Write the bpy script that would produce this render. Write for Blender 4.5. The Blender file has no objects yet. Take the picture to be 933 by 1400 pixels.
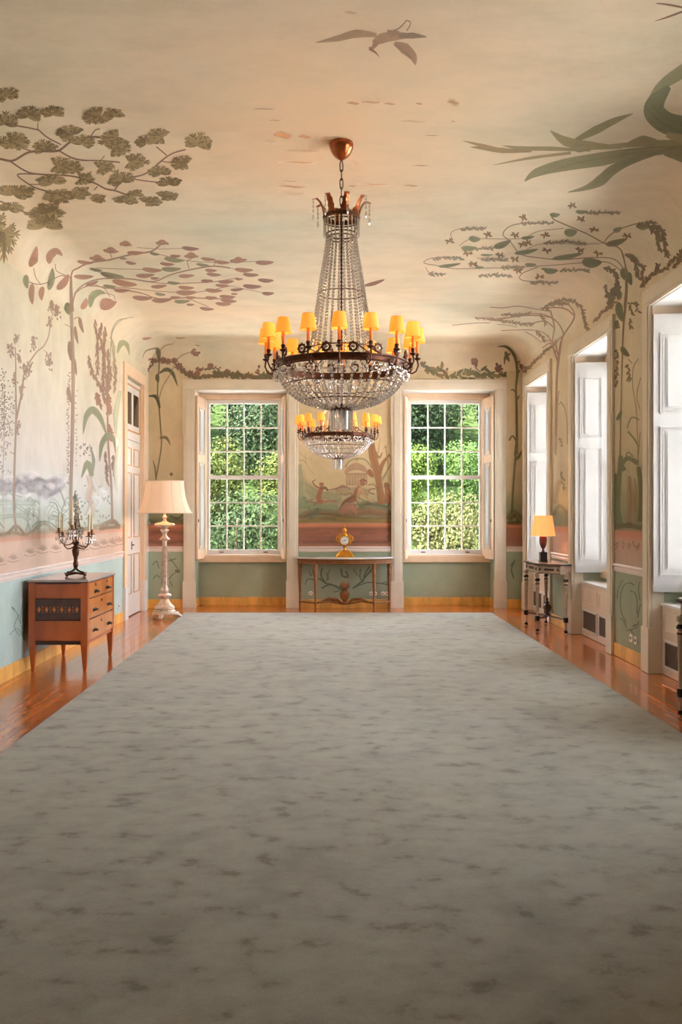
import bpy, math, random
from math import sin, cos, pi, radians as R
from mathutils import Vector, Matrix
from mathutils.bvhtree import BVHTree
random.seed(7)
SC = bpy.context.scene; COL = SC.collection
# ------------------------------------------------------------------ camera, sky, exposure
F = 1250.0; VX, VY = 457.0, 701.0; EYE = 1.5
cam = bpy.data.objects.new('camera', bpy.data.cameras.new('camera')); COL.objects.link(cam)
cam.location = (0, 0, EYE); cam.rotation_euler = (R(90), 0, 0)
cam.data.sensor_width = 36; cam.data.lens = F*36/1400
cam.data.shift_x = (466.5-VX)/1400; cam.data.shift_y = (VY-700)/1400
cam.data.clip_start = .05; cam.data.clip_end = 300
SC.camera = cam
vs = SC.view_settings; vs.view_transform = 'Standard'; vs.look = 'None'; vs.gamma = 1; vs.use_curve_mapping = False
vs.exposure = 0.85
SKY = 12.0
w = bpy.data.worlds.new('sky'); SC.world = w; w.use_nodes = True
nt = w.node_tree; nt.nodes.clear()
wo = nt.nodes.new('ShaderNodeOutputWorld'); bg = nt.nodes.new('ShaderNodeBackground')
tc = nt.nodes.new('ShaderNodeTexCoord'); sx = nt.nodes.new('ShaderNodeSeparateXYZ'); cr = nt.nodes.new('ShaderNodeValToRGB')
nt.links.new(tc.outputs['Generated'], sx.inputs[0]); nt.links.new(sx.outputs['Z'], cr.inputs[0])
e = cr.color_ramp.elements
e[0].position = 0; e[0].color = (.93, .95, 1, 1); e[1].position = .8; e[1].color = (.66, .8, 1, 1)
nt.links.new(cr.outputs[0], bg.inputs[0]); bg.inputs[1].default_value = SKY
nt.links.new(bg.outputs[0], wo.inputs[0])

sun = bpy.data.lights.new('sun', 'SUN'); sun.energy = 62; sun.angle = R(2); sun.color = (1, .97, .92)
so_ = bpy.data.objects.new('sun', sun); COL.objects.link(so_); so_.location = (-20, -20, 30)
so_.rotation_euler = Vector((.55, .22, -.85)).to_track_quat('-Z', 'Y').to_euler()
# room measures
XL, XR, YF, YB, ZC = -2.93, 2.97, 14.42, -1.2, 4.14
ZCOVE = 3.74; RX, RY = .42, .24
WIN_RIGHT = [13.365, 10.575, 7.81, 5.03]; WIN_FAR = [-1.47, 1.807]
HW = .725          # half width of a window niche
ZN = 3.435         # niche head
TH = .50           # wall thickness
for (c, axis) in [(y, 'r') for y in WIN_RIGHT] + [(x, 'f') for x in WIN_FAR]:
    l = bpy.data.lights.new('window_portal', 'AREA'); l.shape = 'RECTANGLE'; l.size = 1.3; l.size_y = 2.6
    l.cycles.is_portal = True
    o = bpy.data.objects.new('window_portal', l); COL.objects.link(o)
    if axis == 'r': o.location = (XR+TH+.02, c, 2.1); o.rotation_euler = (R(90), 0, R(90))
    else: o.location = (c, YF+TH+.06, 2.1); o.rotation_euler = (R(90), 0, R(180))

# ------------------------------------------------------------------ materials
def lin(c):
    return tuple(((v/255)/12.92 if v/255 <= .04045 else ((v/255+.055)/1.055)**2.4) for v in c[:3]) + (1,)
def newmat(name):
    m = bpy.data.materials.new(name); m.use_nodes = True
    n = m.node_tree; b = n.nodes['Principled BSDF']
    return m, n, b
def noise(n, scale, detail=4, rough=.55, vec=None, stretch=None):
    t = n.nodes.new('ShaderNodeTexNoise'); t.inputs['Scale'].default_value = scale
    t.inputs['Detail'].default_value = detail; t.inputs['Roughness'].default_value = rough
    tcn = n.nodes.new('ShaderNodeTexCoord'); src = tcn.outputs['Object']
    if stretch:
        mp = n.nodes.new('ShaderNodeMapping'); mp.inputs['Scale'].default_value = stretch
        n.links.new(src, mp.inputs[0]); src = mp.outputs[0]
    n.links.new(src, t.inputs['Vector']); return t
def ramp(n, src, stops, interp='LINEAR'):
    r = n.nodes.new('ShaderNodeValToRGB'); r.color_ramp.interpolation = interp
    el = r.color_ramp.elements
    while len(el) < len(stops): el.new(.5)
    for q, (p, c) in zip(el, stops): q.position = p; q.color = c
    n.links.new(src, r.inputs[0]); return r
def mixc(n, a, b, fac, mode='MIX'):
    m = n.nodes.new('ShaderNodeMix'); m.data_type = 'RGBA'; m.blend_type = mode
    for sock, v in ((m.inputs[6], a), (m.inputs[7], b), (m.inputs[0], fac)):
        if hasattr(v, 'is_linked') or hasattr(v, 'links'): n.links.new(v, sock)
        else: sock.default_value = v
    return m.outputs[2]
def bump(n, b, src, strength=.2, dist=.01):
    bp = n.nodes.new('ShaderNodeBump'); bp.inputs['Strength'].default_value = strength
    bp.inputs['Distance'].default_value = dist
    n.links.new(src, bp.inputs['Height']); n.links.new(bp.outputs[0], b.inputs['Normal'])
def simple(name, rgb, rough=.5, metal=0, var=.12, scale=12, bmp=.05, stretch=None, spec=.5, coat=0):
    m, n, b = newmat(name); c = lin(rgb)
    t = noise(n, scale, stretch=stretch)
    d = tuple(v*(1-var) for v in c[:3])+(1,); u = tuple(min(1, v*(1+var)) for v in c[:3])+(1,)
    r = ramp(n, t.outputs['Fac'], [(.3, d), (.7, u)]); n.links.new(r.outputs[0], b.inputs['Base Color'])
    b.inputs['Roughness'].default_value = rough; b.inputs['Metallic'].default_value = metal
    b.inputs['Specular IOR Level'].default_value = spec; b.inputs['Coat Weight'].default_value = coat
    if bmp: bump(n, b, t.outputs['Fac'], bmp)
    return m
def wood(name, dark, light, scale=5, rough=.3, stretch=(1, 1, .12), coat=.3):
    m, n, b = newmat(name)
    t = noise(n, scale, 6, .6, stretch=stretch); t2 = noise(n, scale*6, 3, .6, stretch=stretch)
    r = ramp(n, t.outputs['Fac'], [(.3, lin(dark)), (.7, lin(light))])
    c = mixc(n, r.outputs[0], lin(dark), t2.outputs['Fac']); 
    mm = n.nodes.new('ShaderNodeMath'); mm.operation = 'MULTIPLY'; mm.inputs[1].default_value = .35
    n.links.new(t2.outputs['Fac'], mm.inputs[0])
    c = mixc(n, r.outputs[0], lin(dark), mm.outputs[0])
    n.links.new(c, b.inputs['Base Color']); b.inputs['Roughness'].default_value = rough
    b.inputs['Coat Weight'].default_value = coat; b.inputs['Coat Roughness'].default_value = .12
    return m
STOPS = {}
def wallmat(name, stops, zscale=4.2, wob=.012):
    STOPS[name] = stops
    m, n, b = newmat(name)
    tcn = n.nodes.new('ShaderNodeTexCoord'); s = n.nodes.new('ShaderNodeSeparateXYZ'); n.links.new(tcn.outputs['Object'], s.inputs[0])
    t = noise(n, 6, 5, .6); 
    a = n.nodes.new('ShaderNodeMath'); a.operation = 'MULTIPLY_ADD'; a.inputs[1].default_value = wob*2; 
    n.links.new(t.outputs['Fac'], a.inputs[0])
    sh = n.nodes.new('ShaderNodeMath'); sh.operation = 'SUBTRACT'; sh.inputs[1].default_value = wob; n.links.new(s.outputs['Z'], sh.inputs[0])
    n.links.new(sh.outputs[0], a.inputs[2])
    dv = n.nodes.new('ShaderNodeMath'); dv.operation = 'DIVIDE'; dv.inputs[1].default_value = zscale; n.links.new(a.outputs[0], dv.inputs[0])
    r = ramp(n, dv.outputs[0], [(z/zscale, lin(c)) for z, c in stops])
    t1 = noise(n, 1.3, 6, .65); t3 = noise(n, 9, 6, .7, stretch=(1, 1, .45))
    g = ramp(n, t1.outputs['Fac'], [(.3, (.86, .84, .80, 1)), (.7, (1.08, 1.06, 1.05, 1))])
    g2 = ramp(n, t3.outputs['Fac'], [(.3, (.93, .92, .90, 1)), (.7, (1.03, 1.03, 1.03, 1))])
    c = mixc(n, r.outputs[0], g.outputs[0], 1.0, 'MULTIPLY'); c = mixc(n, c, g2.outputs[0], 1.0, 'MULTIPLY')
    n.links.new(c, b.inputs['Base Color']); b.inputs['Roughness'].default_value = .75
    b.inputs['Specular IOR Level'].default_value = .25
    bump(n, b, t3.outputs['Fac'], .08, .01)
    return m
M = {}
M['wall_cool'] = wallmat('painted_plaster_cool', [(0, (176, 198, 194)), (.93, (184, 206, 203)), (.94, (210, 184, 168)), (1.24, (218, 192, 176)), (1.25, (210, 160, 138)), (1.285, (205, 168, 148)), (1.30, (170, 155, 135)), (1.36, (190, 198, 188)), (1.6, (205, 212, 210)), (2.1, (222, 216, 212)), (2.8, (222, 214, 198)), (3.75, (214, 204, 178))])
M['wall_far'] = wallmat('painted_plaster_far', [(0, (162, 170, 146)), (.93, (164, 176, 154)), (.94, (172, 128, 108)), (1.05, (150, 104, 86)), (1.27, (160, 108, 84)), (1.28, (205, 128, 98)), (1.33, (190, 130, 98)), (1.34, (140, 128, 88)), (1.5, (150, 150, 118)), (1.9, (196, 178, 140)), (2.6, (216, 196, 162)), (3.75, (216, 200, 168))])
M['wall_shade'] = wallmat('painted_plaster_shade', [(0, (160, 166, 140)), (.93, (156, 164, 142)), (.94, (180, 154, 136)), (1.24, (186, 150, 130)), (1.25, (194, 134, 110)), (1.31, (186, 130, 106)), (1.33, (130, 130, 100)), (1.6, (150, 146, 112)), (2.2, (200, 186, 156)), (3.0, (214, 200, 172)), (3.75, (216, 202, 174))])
def ceilmat():
    m, n, b = newmat('painted_ceiling')
    t1 = noise(n, .45, 5, .55); t2 = noise(n, 3.2, 8, .7, stretch=(.6, 1, 1)); t3 = noise(n, 14, 6, .7)
    r = ramp(n, t1.outputs['Fac'], [(.32, lin((206, 200, 178))), (.5, lin((220, 205, 180))), (.68, lin((226, 204, 176)))])
    g = ramp(n, t2.outputs['Fac'], [(.3, (.88, .87, .83, 1)), (.6, (1.03, 1.02, 1.0, 1))])
    c = mixc(n, r.outputs[0], g.outputs[0], 1.0, 'MULTIPLY')
    # warmer tan patch around the chandelier rose, mottled by noise
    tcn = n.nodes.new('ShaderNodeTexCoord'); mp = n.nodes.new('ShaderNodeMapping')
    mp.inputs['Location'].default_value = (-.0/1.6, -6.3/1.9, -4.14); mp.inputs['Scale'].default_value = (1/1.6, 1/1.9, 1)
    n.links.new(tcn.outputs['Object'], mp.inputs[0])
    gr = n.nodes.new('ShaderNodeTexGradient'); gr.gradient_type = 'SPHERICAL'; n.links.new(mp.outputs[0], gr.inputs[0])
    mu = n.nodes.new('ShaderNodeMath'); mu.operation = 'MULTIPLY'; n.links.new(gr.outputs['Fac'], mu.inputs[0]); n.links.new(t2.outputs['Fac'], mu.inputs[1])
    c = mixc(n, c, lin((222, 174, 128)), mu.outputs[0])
    n.links.new(c, b.inputs['Base Color']); b.inputs['Roughness'].default_value = .8; b.inputs['Specular IOR Level'].default_value = .2
    bump(n, b, t3.outputs['Fac'], .1, .01)
    return m
M['ceiling'] = ceilmat()
M['stone'] = simple('pale_painted_stone', (218, 206, 186), .55, var=.06, scale=3, bmp=.04)
M['reveal'] = simple('reveal_plaster', (214, 190, 165), .6, var=.05, scale=3)
M['green'] = simple('green_dado_plaster', (160, 168, 142), .7, var=.12, scale=3)
M['shutter'] = simple('shutter_white_paint', (192, 188, 183), .4, var=.03, scale=8)
M['cream_wood'] = simple('cream_window_wood', (228, 198, 166), .45, var=.05, scale=6, stretch=(1, 1, .2))
M['white'] = simple('white_gloss_paint', (226, 222, 216), .35, var=.03, scale=8)
M['sash'] = simple('sash_white_paint', (246, 244, 240), .4, var=.02, scale=8)
M['rad'] = simple('warm_white_cabinet_paint', (224, 206, 188), .4, var=.03, scale=6)
M['ochre'] = simple('ochre_marbled_skirting', (222, 168, 84), .5, var=.22, scale=9, stretch=(1, 1, .3))
M['rail'] = simple('pink_white_rail_paint', (226, 208, 198), .45, var=.04, scale=5)
M['gold_line'] = simple('gilded_moulding', (206, 146, 84), .4, metal=.2, var=.15)
M['bronze'] = simple('aged_bronze', (88, 52, 34), .38, metal=.75, var=.35, scale=30, bmp=.1)
M['copper'] = simple('copper_canopy_metal', (150, 84, 48), .28, metal=.9, var=.2, scale=20)
M['bronze_gold'] = simple('dark_gilt_bronze', (134, 88, 46), .35, metal=.8, var=.35, scale=40, bmp=.1)
M['gilt'] = simple('gilt_bronze', (206, 146, 52), .3, metal=.85, var=.25, scale=40, bmp=.1)
M['gilt_wood'] = simple('worn_gilded_wood', (138, 90, 50), .42, metal=.3, var=.35, scale=25, bmp=.15)
M['silver_wood'] = simple('silvered_distressed_wood', (206, 184, 164), .3, metal=.45, var=.3, scale=22, bmp=.12)
M['black'] = simple('black_lacquer', (28, 22, 20), .25, var=.2)
M['brass_dark'] = simple('dark_brass', (70, 44, 26), .4, metal=.7, var=.3)
M['marble'] = simple('pale_marble', (226, 222, 220), .12, var=.06, scale=4, bmp=0)
M['grey_marble'] = simple('grey_marble', (172, 160, 156), .12, var=.2, scale=9, bmp=0)
M['painted_table'] = simple('distressed_painted_table', (170, 146, 122), .45, var=.25, scale=24)
M['leg_dark'] = simple('dark_walnut_leg', (84, 58, 46), .4, var=.3, scale=20)
M['dresser'] = wood('cherry_veneer', (150, 66, 18), (200, 104, 38), 4, .28, (1, 1, .25))
M['dresser_front'] = wood('honey_veneer', (176, 96, 44), (214, 138, 76), 4, .25, (1, 1, .3))
M['dresser_dark'] = wood('dark_marquetry', (56, 26, 16), (96, 48, 28), 18, .3, (1, 1, 1))
M['inlay'] = simple('light_inlay', (196, 112, 46), .3, var=.15)
M['darkline'] = simple('ebony_stringing', (58, 28, 16), .35)
M['wax'] = simple('ivory_candle_wax', (232, 214, 176), .5, var=.03)
M['socket'] = simple('ivory_plastic', (232, 222, 212), .3, var=.02)
M['dark'] = simple('dark_void', (38, 32, 30), .6)
M['glasspane_dark'] = simple('dark_transom_glass', (52, 38, 36), .08, var=.3, scale=4, bmp=0)
M['mesh'] = simple('grille_mesh', (120, 104, 96), .5, metal=.4, var=.2)
M['dial'] = simple('enamel_dial', (240, 238, 232), .2, var=.02, bmp=0)
def floorwood():
    m, n, b = newmat('varnished_floor_plank')
    oi = n.nodes.new('ShaderNodeObjectInfo')
    t = noise(n, 3, 6, .6, stretch=(6, .5, 1)); t2 = noise(n, 22, 4, .6, stretch=(6, .4, 1))
    r = ramp(n, t.outputs['Fac'], [(.3, lin((176, 90, 38))), (.55, lin((214, 126, 62))), (.75, lin((234, 156, 88)))])
    r2 = ramp(n, oi.outputs['Random'], [(0, (.78, .74, .70, 1)), (1, (1.12, 1.1, 1.08, 1))])
    c = mixc(n, r.outputs[0], r2.outputs[0], 1.0, 'MULTIPLY')
    g = ramp(n, t2.outputs['Fac'], [(.35, (.8, .76, .72, 1)), (.6, (1, 1, 1, 1))])
    c = mixc(n, c, g.outputs[0], 1.0, 'MULTIPLY')
    n.links.new(c, b.inputs['Base Color']); b.inputs['Roughness'].default_value = .2
    b.inputs['Coat Weight'].default_value = .5; b.inputs['Coat Roughness'].default_value = .08
    bump(n, b, t.outputs['Fac'], .05, .005)
    return m
M['floor'] = floorwood()
def carpetmat():
    m, n, b = newmat('silver_grey_carpet')
    t1 = noise(n, .6, 3, .5); t2 = noise(n, 7.5, 4, .6, stretch=(.8, 1.0, 1)); t3 = noise(n, 260, 2, .7); t4 = noise(n, 2.2, 5, .62)
    r = ramp(n, t2.outputs['Fac'], [(.33, lin((124, 116, 100))), (.42, lin((150, 144, 128))), (.60, lin((159, 153, 137)))])
    g = ramp(n, t4.outputs['Fac'], [(.32, (.76, .76, .74, 1)), (.5, (1, 1, 1, 1))])
    c = mixc(n, r.outputs[0], g.outputs[0], .8, 'MULTIPLY')
    g1 = ramp(n, t1.outputs['Fac'], [(.35, (.96, .96, .97, 1)), (.65, (1.04, 1.03, 1.0, 1))])
    c = mixc(n, c, g1.outputs[0], 1.0, 'MULTIPLY')
    g3 = ramp(n, t3.outputs['Fac'], [(.3, (.86, .86, .86, 1)), (.7, (1.1, 1.1, 1.1, 1))])
    c = mixc(n, c, g3.outputs[0], 1.0, 'MULTIPLY')
    n.links.new(c, b.inputs['Base Color']); b.inputs['Roughness'].default_value = .95
    b.inputs['Specular IOR Level'].default_value = .1
    b.inputs['Sheen Weight'].default_value = .25; b.inputs['Sheen Roughness'].default_value = .4
    ad = n.nodes.new('ShaderNodeMath'); ad.operation = 'ADD'; n.links.new(t3.outputs['Fac'], ad.inputs[0]); t5 = noise(n, 40, 4, .65); n.links.new(t5.outputs['Fac'], ad.inputs[1])
    bump(n, b, ad.outputs[0], .4, .008)
    return m
M['carpet'] = carpetmat()
def shade_mat(name, rgb, emit, strength):
    m, n, b = newmat(name); c = lin(rgb)
    t = noise(n, 60, 2, .5); r = ramp(n, t.outputs['Fac'], [(.3, tuple(v*.93 for v in c[:3])+(1,)), (.7, c)])
    n.links.new(r.outputs[0], b.inputs['Base Color']); b.inputs['Roughness'].default_value = .8
    b.inputs['Emission Color'].default_value = lin(emit); b.inputs['Emission Strength'].default_value = strength
    return m
M['shade_small'] = shade_mat('amber_silk_shade', (228, 158, 74), (255, 160, 48), .44)
M['shade_table'] = shade_mat('peach_paper_shade', (234, 184, 124), (255, 166, 92), .48)
M['shade_floor'] = shade_mat('cream_silk_shade', (232, 208, 186), (255, 176, 112), .16)
M['bulb'] = shade_mat('lit_bulb', (255, 230, 190), (255, 214, 150), 8)
def glass(name, rough=0, tint=(1, 1, 1, 1)):
    m = bpy.data.materials.new(name); m.use_nodes = True; n = m.node_tree; n.nodes.clear()
    o = n.nodes.new('ShaderNodeOutputMaterial'); g = n.nodes.new('ShaderNodeBsdfGlass'); g.inputs['Color'].default_value = tint
    g.inputs['IOR'].default_value = 1.55; g.inputs['Roughness'].default_value = rough
    d = n.nodes.new('ShaderNodeBsdfGlossy'); d.inputs['Roughness'].default_value = .12; d.inputs['Color'].default_value = (.95, .93, .9, 1)
    x = n.nodes.new('ShaderNodeMixShader'); x.inputs[0].default_value = .38
    df = n.nodes.new('ShaderNodeBsdfDiffuse'); df.inputs['Color'].default_value = (.62, .56, .48, 1); y = n.nodes.new('ShaderNodeMixShader'); y.inputs[0].default_value = .12
    n.links.new(g.outputs[0], x.inputs[1]); n.links.new(d.outputs[0], x.inputs[2])
    n.links.new(x.outputs[0], y.inputs[1]); n.links.new(df.outputs[0], y.inputs[2]); n.links.new(y.outputs[0], o.inputs[0])
    return m
M['crystal'] = glass('cut_crystal', .0, (.97, .96, .95, 1))
def panemat():
    m = bpy.data.materials.new('window_glass'); m.use_nodes = True; n = m.node_tree; n.nodes.clear()
    o = n.nodes.new('ShaderNodeOutputMaterial'); a = n.nodes.new('ShaderNodeBsdfTransparent'); g = n.nodes.new('ShaderNodeBsdfGlossy')
    g.inputs['Roughness'].default_value = .02; fr = n.nodes.new('ShaderNodeFresnel'); fr.inputs[0].default_value = 1.3
    x = n.nodes.new('ShaderNodeMixShader'); n.links.new(fr.outputs[0], x.inputs[0]); n.links.new(a.outputs[0], x.inputs[1]); n.links.new(g.outputs[0], x.inputs[2])
    n.links.new(x.outputs[0], o.inputs[0]); return m
M['pane'] = panemat()
def paintmat():
    m = bpy.data.materials.new('mural_paint'); m.use_nodes = True; n = m.node_tree; b = n.nodes['Principled BSDF']
    a = n.nodes.new('ShaderNodeVertexColor'); a.layer_name = 'Col'
    t = noise(n, 9, 6, .7); t2 = noise(n, 45, 4, .7)
    g = ramp(n, t.outputs['Fac'], [(.3, (.86, .85, .84, 1)), (.7, (1.12, 1.12, 1.12, 1))])
    c = mixc(n, a.outputs['Color'], g.outputs[0], 1.0, 'MULTIPLY'); und = n.nodes.new('ShaderNodeVertexColor'); und.layer_name = 'Under'
    b.inputs['Roughness'].default_value = .8; b.inputs['Specular IOR Level'].default_value = .2
    g2 = ramp(n, t2.outputs['Fac'], [(.3, (.80, .80, .80, 1)), (.6, (1, 1, 1, 1))])
    mu = n.nodes.new('ShaderNodeMath'); mu.operation = 'MULTIPLY'; n.links.new(a.outputs['Alpha'], mu.inputs[0]); n.links.new(g2.outputs[0], mu.inputs[1])
    n.links.new(mu.outputs[0], b.inputs['Alpha'])
    inv = n.nodes.new('ShaderNodeMath'); inv.operation = 'SUBTRACT'; inv.inputs[0].default_value = 1; n.links.new(mu.outputs[0], inv.inputs[1])
    # thin glaze: what shows through it is the plaster colour itself
    c = mixc(n, c, und.outputs['Color'], inv.outputs[0], 'ADD'); n.links.new(c, b.inputs['Base Color'])
    return m
M['paint'] = paintmat()
def leafmat():
    m, n, b = newmat('garden_foliage')
    a = n.nodes.new('ShaderNodeVertexColor'); a.layer_name = 'Col'
    oi = n.nodes.new('ShaderNodeObjectInfo')
    mx = mixc(n, a.outputs['Color'], oi.outputs['Color'], 1.0, 'MULTIPLY')
    n.links.new(mx, b.inputs['Base Color']); b.inputs['Roughness'].default_value = .8; b.inputs['Specular IOR Level'].default_value = .08
    return m
M['leaf'] = leafmat()
M['grass'] = simple('garden_bank', (30, 38, 18), .9, var=.95, scale=5, spec=0, bmp=1)
M['bounce_pale'] = simple('pale_bounce_ground', (234, 228, 218), .9, var=.08, scale=3)  # near-white, so the unseen ground throws daylight back indoors
M['bark'] = simple('bark', (70, 56, 44), .9, var=.3)

# ------------------------------------------------------------------ mesh helpers
class MB:
    def __init__(s): s.v = []; s.f = []; s.c = []
    def add(s, vs, fs):
        n = len(s.v); s.v += [tuple(p) for p in vs]; s.f += [tuple(i+n for i in f) for f in fs]; return s
    def box(s, x0, x1, y0, y1, z0, z1):
        return s.add([(x0,y0,z0),(x1,y0,z0),(x1,y1,z0),(x0,y1,z0),(x0,y0,z1),(x1,y0,z1),(x1,y1,z1),(x0,y1,z1)],
            [(0,3,2,1),(4,5,6,7),(0,1,5,4),(1,2,6,5),(2,3,7,6),(3,0,4,7)])
    def prism(s, poly, z0, z1):
        n = len(poly)
        return s.add([(x,y,z0) for x,y in poly]+[(x,y,z1) for x,y in poly], [tuple(range(n-1,-1,-1)), tuple(range(n,2*n))]+[(i,(i+1)%n,(i+1)%n+n,i+n) for i in range(n)])
    def frustum(s, cx, cy, a0, z0, a1, z1, b0=None, b1=None):
        b0 = b0 or a0; b1 = b1 or a1
        return s.add([(cx-a0,cy-b0,z0),(cx+a0,cy-b0,z0),(cx+a0,cy+b0,z0),(cx-a0,cy+b0,z0),(cx-a1,cy-b1,z1),(cx+a1,cy-b1,z1),(cx+a1,cy+b1,z1),(cx-a1,cy+b1,z1)],
            [(0,3,2,1),(4,5,6,7),(0,1,5,4),(1,2,6,5),(2,3,7,6),(3,0,4,7)])
    def lathe(s, prof, cx=0, cy=0, seg=20, cap=True, sq=0):
        vs = []; n = len(prof)
        for r, z in prof:
            for k in range(seg): a = 2*pi*k/seg; vs.append((cx+r*cos(a), cy+r*sin(a), z))
        fs = [(i*seg+k, i*seg+(k+1)%seg, (i+1)*seg+(k+1)%seg, (i+1)*seg+k) for i in range(n-1) for k in range(seg)]
        if cap: fs += [tuple(range(seg-1,-1,-1)), tuple((n-1)*seg+k for k in range(seg))]
        return s.add(vs, fs)
    def tube(s, pts, r, seg=6, cap=True):
        P = [Vector(p) for p in pts]; n = len(P); rr = r if isinstance(r, (list, tuple)) else [r]*n
        vs = []; up = Vector((0,0,1)); prev = None
        for i, p in enumerate(P):
            t = (P[min(i+1,n-1)]-P[max(i-1,0)]).normalized()
            if prev is None: a = t.cross(up if abs(t.z) < .9 else Vector((1,0,0))).normalized()
            else: a = (prev - t*prev.dot(t)).normalized()
            prev = a; b = t.cross(a)
            for k in range(seg): q = 2*pi*k/seg; vs.append(p+(a*cos(q)+b*sin(q))*rr[i])
        fs = [(i*seg+k, i*seg+(k+1)%seg, (i+1)*seg+(k+1)%seg, (i+1)*seg+k) for i in range(n-1) for k in range(seg)]
        if cap: fs += [tuple(range(seg-1,-1,-1)), tuple((n-1)*seg+k for k in range(seg))]
        return s.add(vs, fs)
    def torus(s, c, R_, r, seg=20, ss=6, axis='z', sz=1):
        vs = []
        for i in range(seg):
            a = 2*pi*i/seg
            for k in range(ss):
                b = 2*pi*k/ss; x = (R_+r*cos(b))*cos(a); y = (R_+r*cos(b))*sin(a); z = r*sin(b)*sz
                q = (x,y,z) if axis == 'z' else ((x,z,y) if axis == 'y' else (z,x,y))
                vs.append((c[0]+q[0], c[1]+q[1], c[2]+q[2]))
        return s.add(vs, [(i*ss+k, ((i+1)%seg)*ss+k, ((i+1)%seg)*ss+(k+1)%ss, i*ss+(k+1)%ss) for i in range(seg) for k in range(ss)])
    def bead(s, c, r, h=None, seg=6):
        h = h or r; n = len(s.v)
        s.v.append((c[0],c[1],c[2]+h))
        for z, q in ((.5,.86),(-.5,.86)):
            for k in range(seg):
                a = 2*pi*(k+(.5 if z < 0 else 0))/seg; s.v.append((c[0]+r*q*cos(a), c[1]+r*q*sin(a), c[2]+z*h))
        s.v.append((c[0],c[1],c[2]-h))
        for k in range(seg):
            j = (k+1)%seg; s.f.append((n, n+1+k, n+1+j)); s.f.append((n+1+k, n+1+seg+k, n+1+j)); s.f.append((n+1+j, n+1+seg+k, n+1+seg+j)); s.f.append((n+2*seg+1, n+1+seg+j, n+1+seg+k))
        return s
    def xform(s, mat, start=0):
        for i in range(start, len(s.v)): s.v[i] = tuple(mat @ Vector(s.v[i]))
        return s
    def data(s, name, mat, smooth=False):
        me = bpy.data.meshes.new(name); me.from_pydata(s.v, [], s.f); me.update()
        if mat: me.materials.append(mat)
        if smooth:
            me.polygons.foreach_set('use_smooth', [True]*len(me.polygons))
            me.set_sharp_from_angle(angle=R(40))
        return me
    def build(s, name, mat, parent=None, smooth=False, bevel=0, label=None, kind=None):
        return mk(name, s.data(name, mat, smooth), parent, bevel, label, kind)
def mk(name, me, parent=None, bevel=0, label=None, kind=None):
    o = bpy.data.objects.new(name, me); COL.objects.link(o)
    if parent: o.parent = parent
    if bevel:
        b = o.modifiers.new('bevel', 'BEVEL'); b.width = bevel; b.segments = 2; b.limit_method = 'ANGLE'; b.angle_limit = R(40)
    if label: o['label'] = label
    if kind: o['kind'] = kind
    return o
def empty(name, loc=(0,0,0), rz=0, label=None, cat=None, group=None, kind=None):
    o = bpy.data.objects.new(name, None); COL.objects.link(o); o.location = loc; o.rotation_euler = (0,0,rz); o.empty_display_size = .1
    return tag(o, label, cat, group, kind)
def tag(o, label=None, cat=None, group=None, kind=None):
    for k, v in (('label',label),('category',cat),('group',group),('kind',kind)):
        if v: o[k] = v
    return o
def copy_tree(o, parent=None, kids=None):
    c = o.copy(); COL.objects.link(c); c.parent = parent
    for ch in kids[o.name]: copy_tree(ch, c, kids)
    return c
def kidmap(o):
    d = {}
    def rec(q):
        d[q.name] = list(q.children)
        for ch in q.children: rec(ch)
    rec(o); return d

# ------------------------------------------------------------------ room shell
fl = MB().box(XL-.2, XR+TH, YB-.1, YF+TH, -.12, -.004).build('floor', M['floor'], kind='structure')
# planks
PW = .118; pm = {}
def plank(x, y0, y1):
    L = round(y1-y0, 2)
    if L not in pm: pm[L] = MB().box(.0012, PW-.0012, .0012, L-.0012, -.02, 0).data('plank', M['floor'])
    o = mk('plank', pm[L], fl); o.location = (x, y0, 0)
ncol = int(5.88/PW)
for i in range(ncol+1):
    x = XL+.005+i*PW
    if x+PW > XR: break
    xm = x+PW/2; innich = any(abs(xm-c) < HW-.06 for c in WIN_FAR)
    ye = YF+.37 if innich else YF-.003
    if -1.95 < xm < 2.2: plank(x, 12.96, ye)
    else:
        y = 4.4 + (i*37 % 10)*.16
        y = [3.4, 4.2, 2.9, 3.8][i % 4]
        while y < ye-.3:
            L = [2.4, 2.4, 3.2][(i+int(y*3)) % 3]; y1 = min(y+L, ye)
            if ye-y1 < .5: y1 = ye
            plank(x, y, y1); y = y1
# ceiling with cove
def shell_rings(steps=22):
    rings = []
    for i in range(steps+1):
        t = pi/2*i/steps; ax = RX*(1-cos(t)); ay = RY*(1-cos(t)); z = ZCOVE+(ZC-ZCOVE)*sin(t)
        rings.append([(XL+ax,YB+ay,z),(XR-ax,YB+ay,z),(XR-ax,YF-ay,z),(XL+ax,YF-ay,z)])
    return rings
rg = shell_rings(); cb = MB()
vs_ = [p for r_ in rg for p in r_]; fs_ = [(i*4+k, (i+1)*4+k, (i+1)*4+(k+1)%4, i*4+(k+1)%4) for i in range(len(rg)-1) for k in range(4)]
L4 = (len(rg)-1)*4; fs_.append((L4, L4+3, L4+2, L4+1))
cb.add(vs_, fs_)
ceil = cb.build('ceiling', M['ceiling'], kind='structure')
bv = [(XL,YB,0),(XR,YB,0),(XR,YF,0),(XL,YF,0)]
bverts = [Vector(p) for p in vs_+bv]; n0 = len(vs_)
bfaces = list(fs_) + [(n0+k, k, (k+1)%4, n0+(k+1)%4) for k in range(4)]
BVH = BVHTree.FromPolygons(bverts, bfaces)
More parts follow.
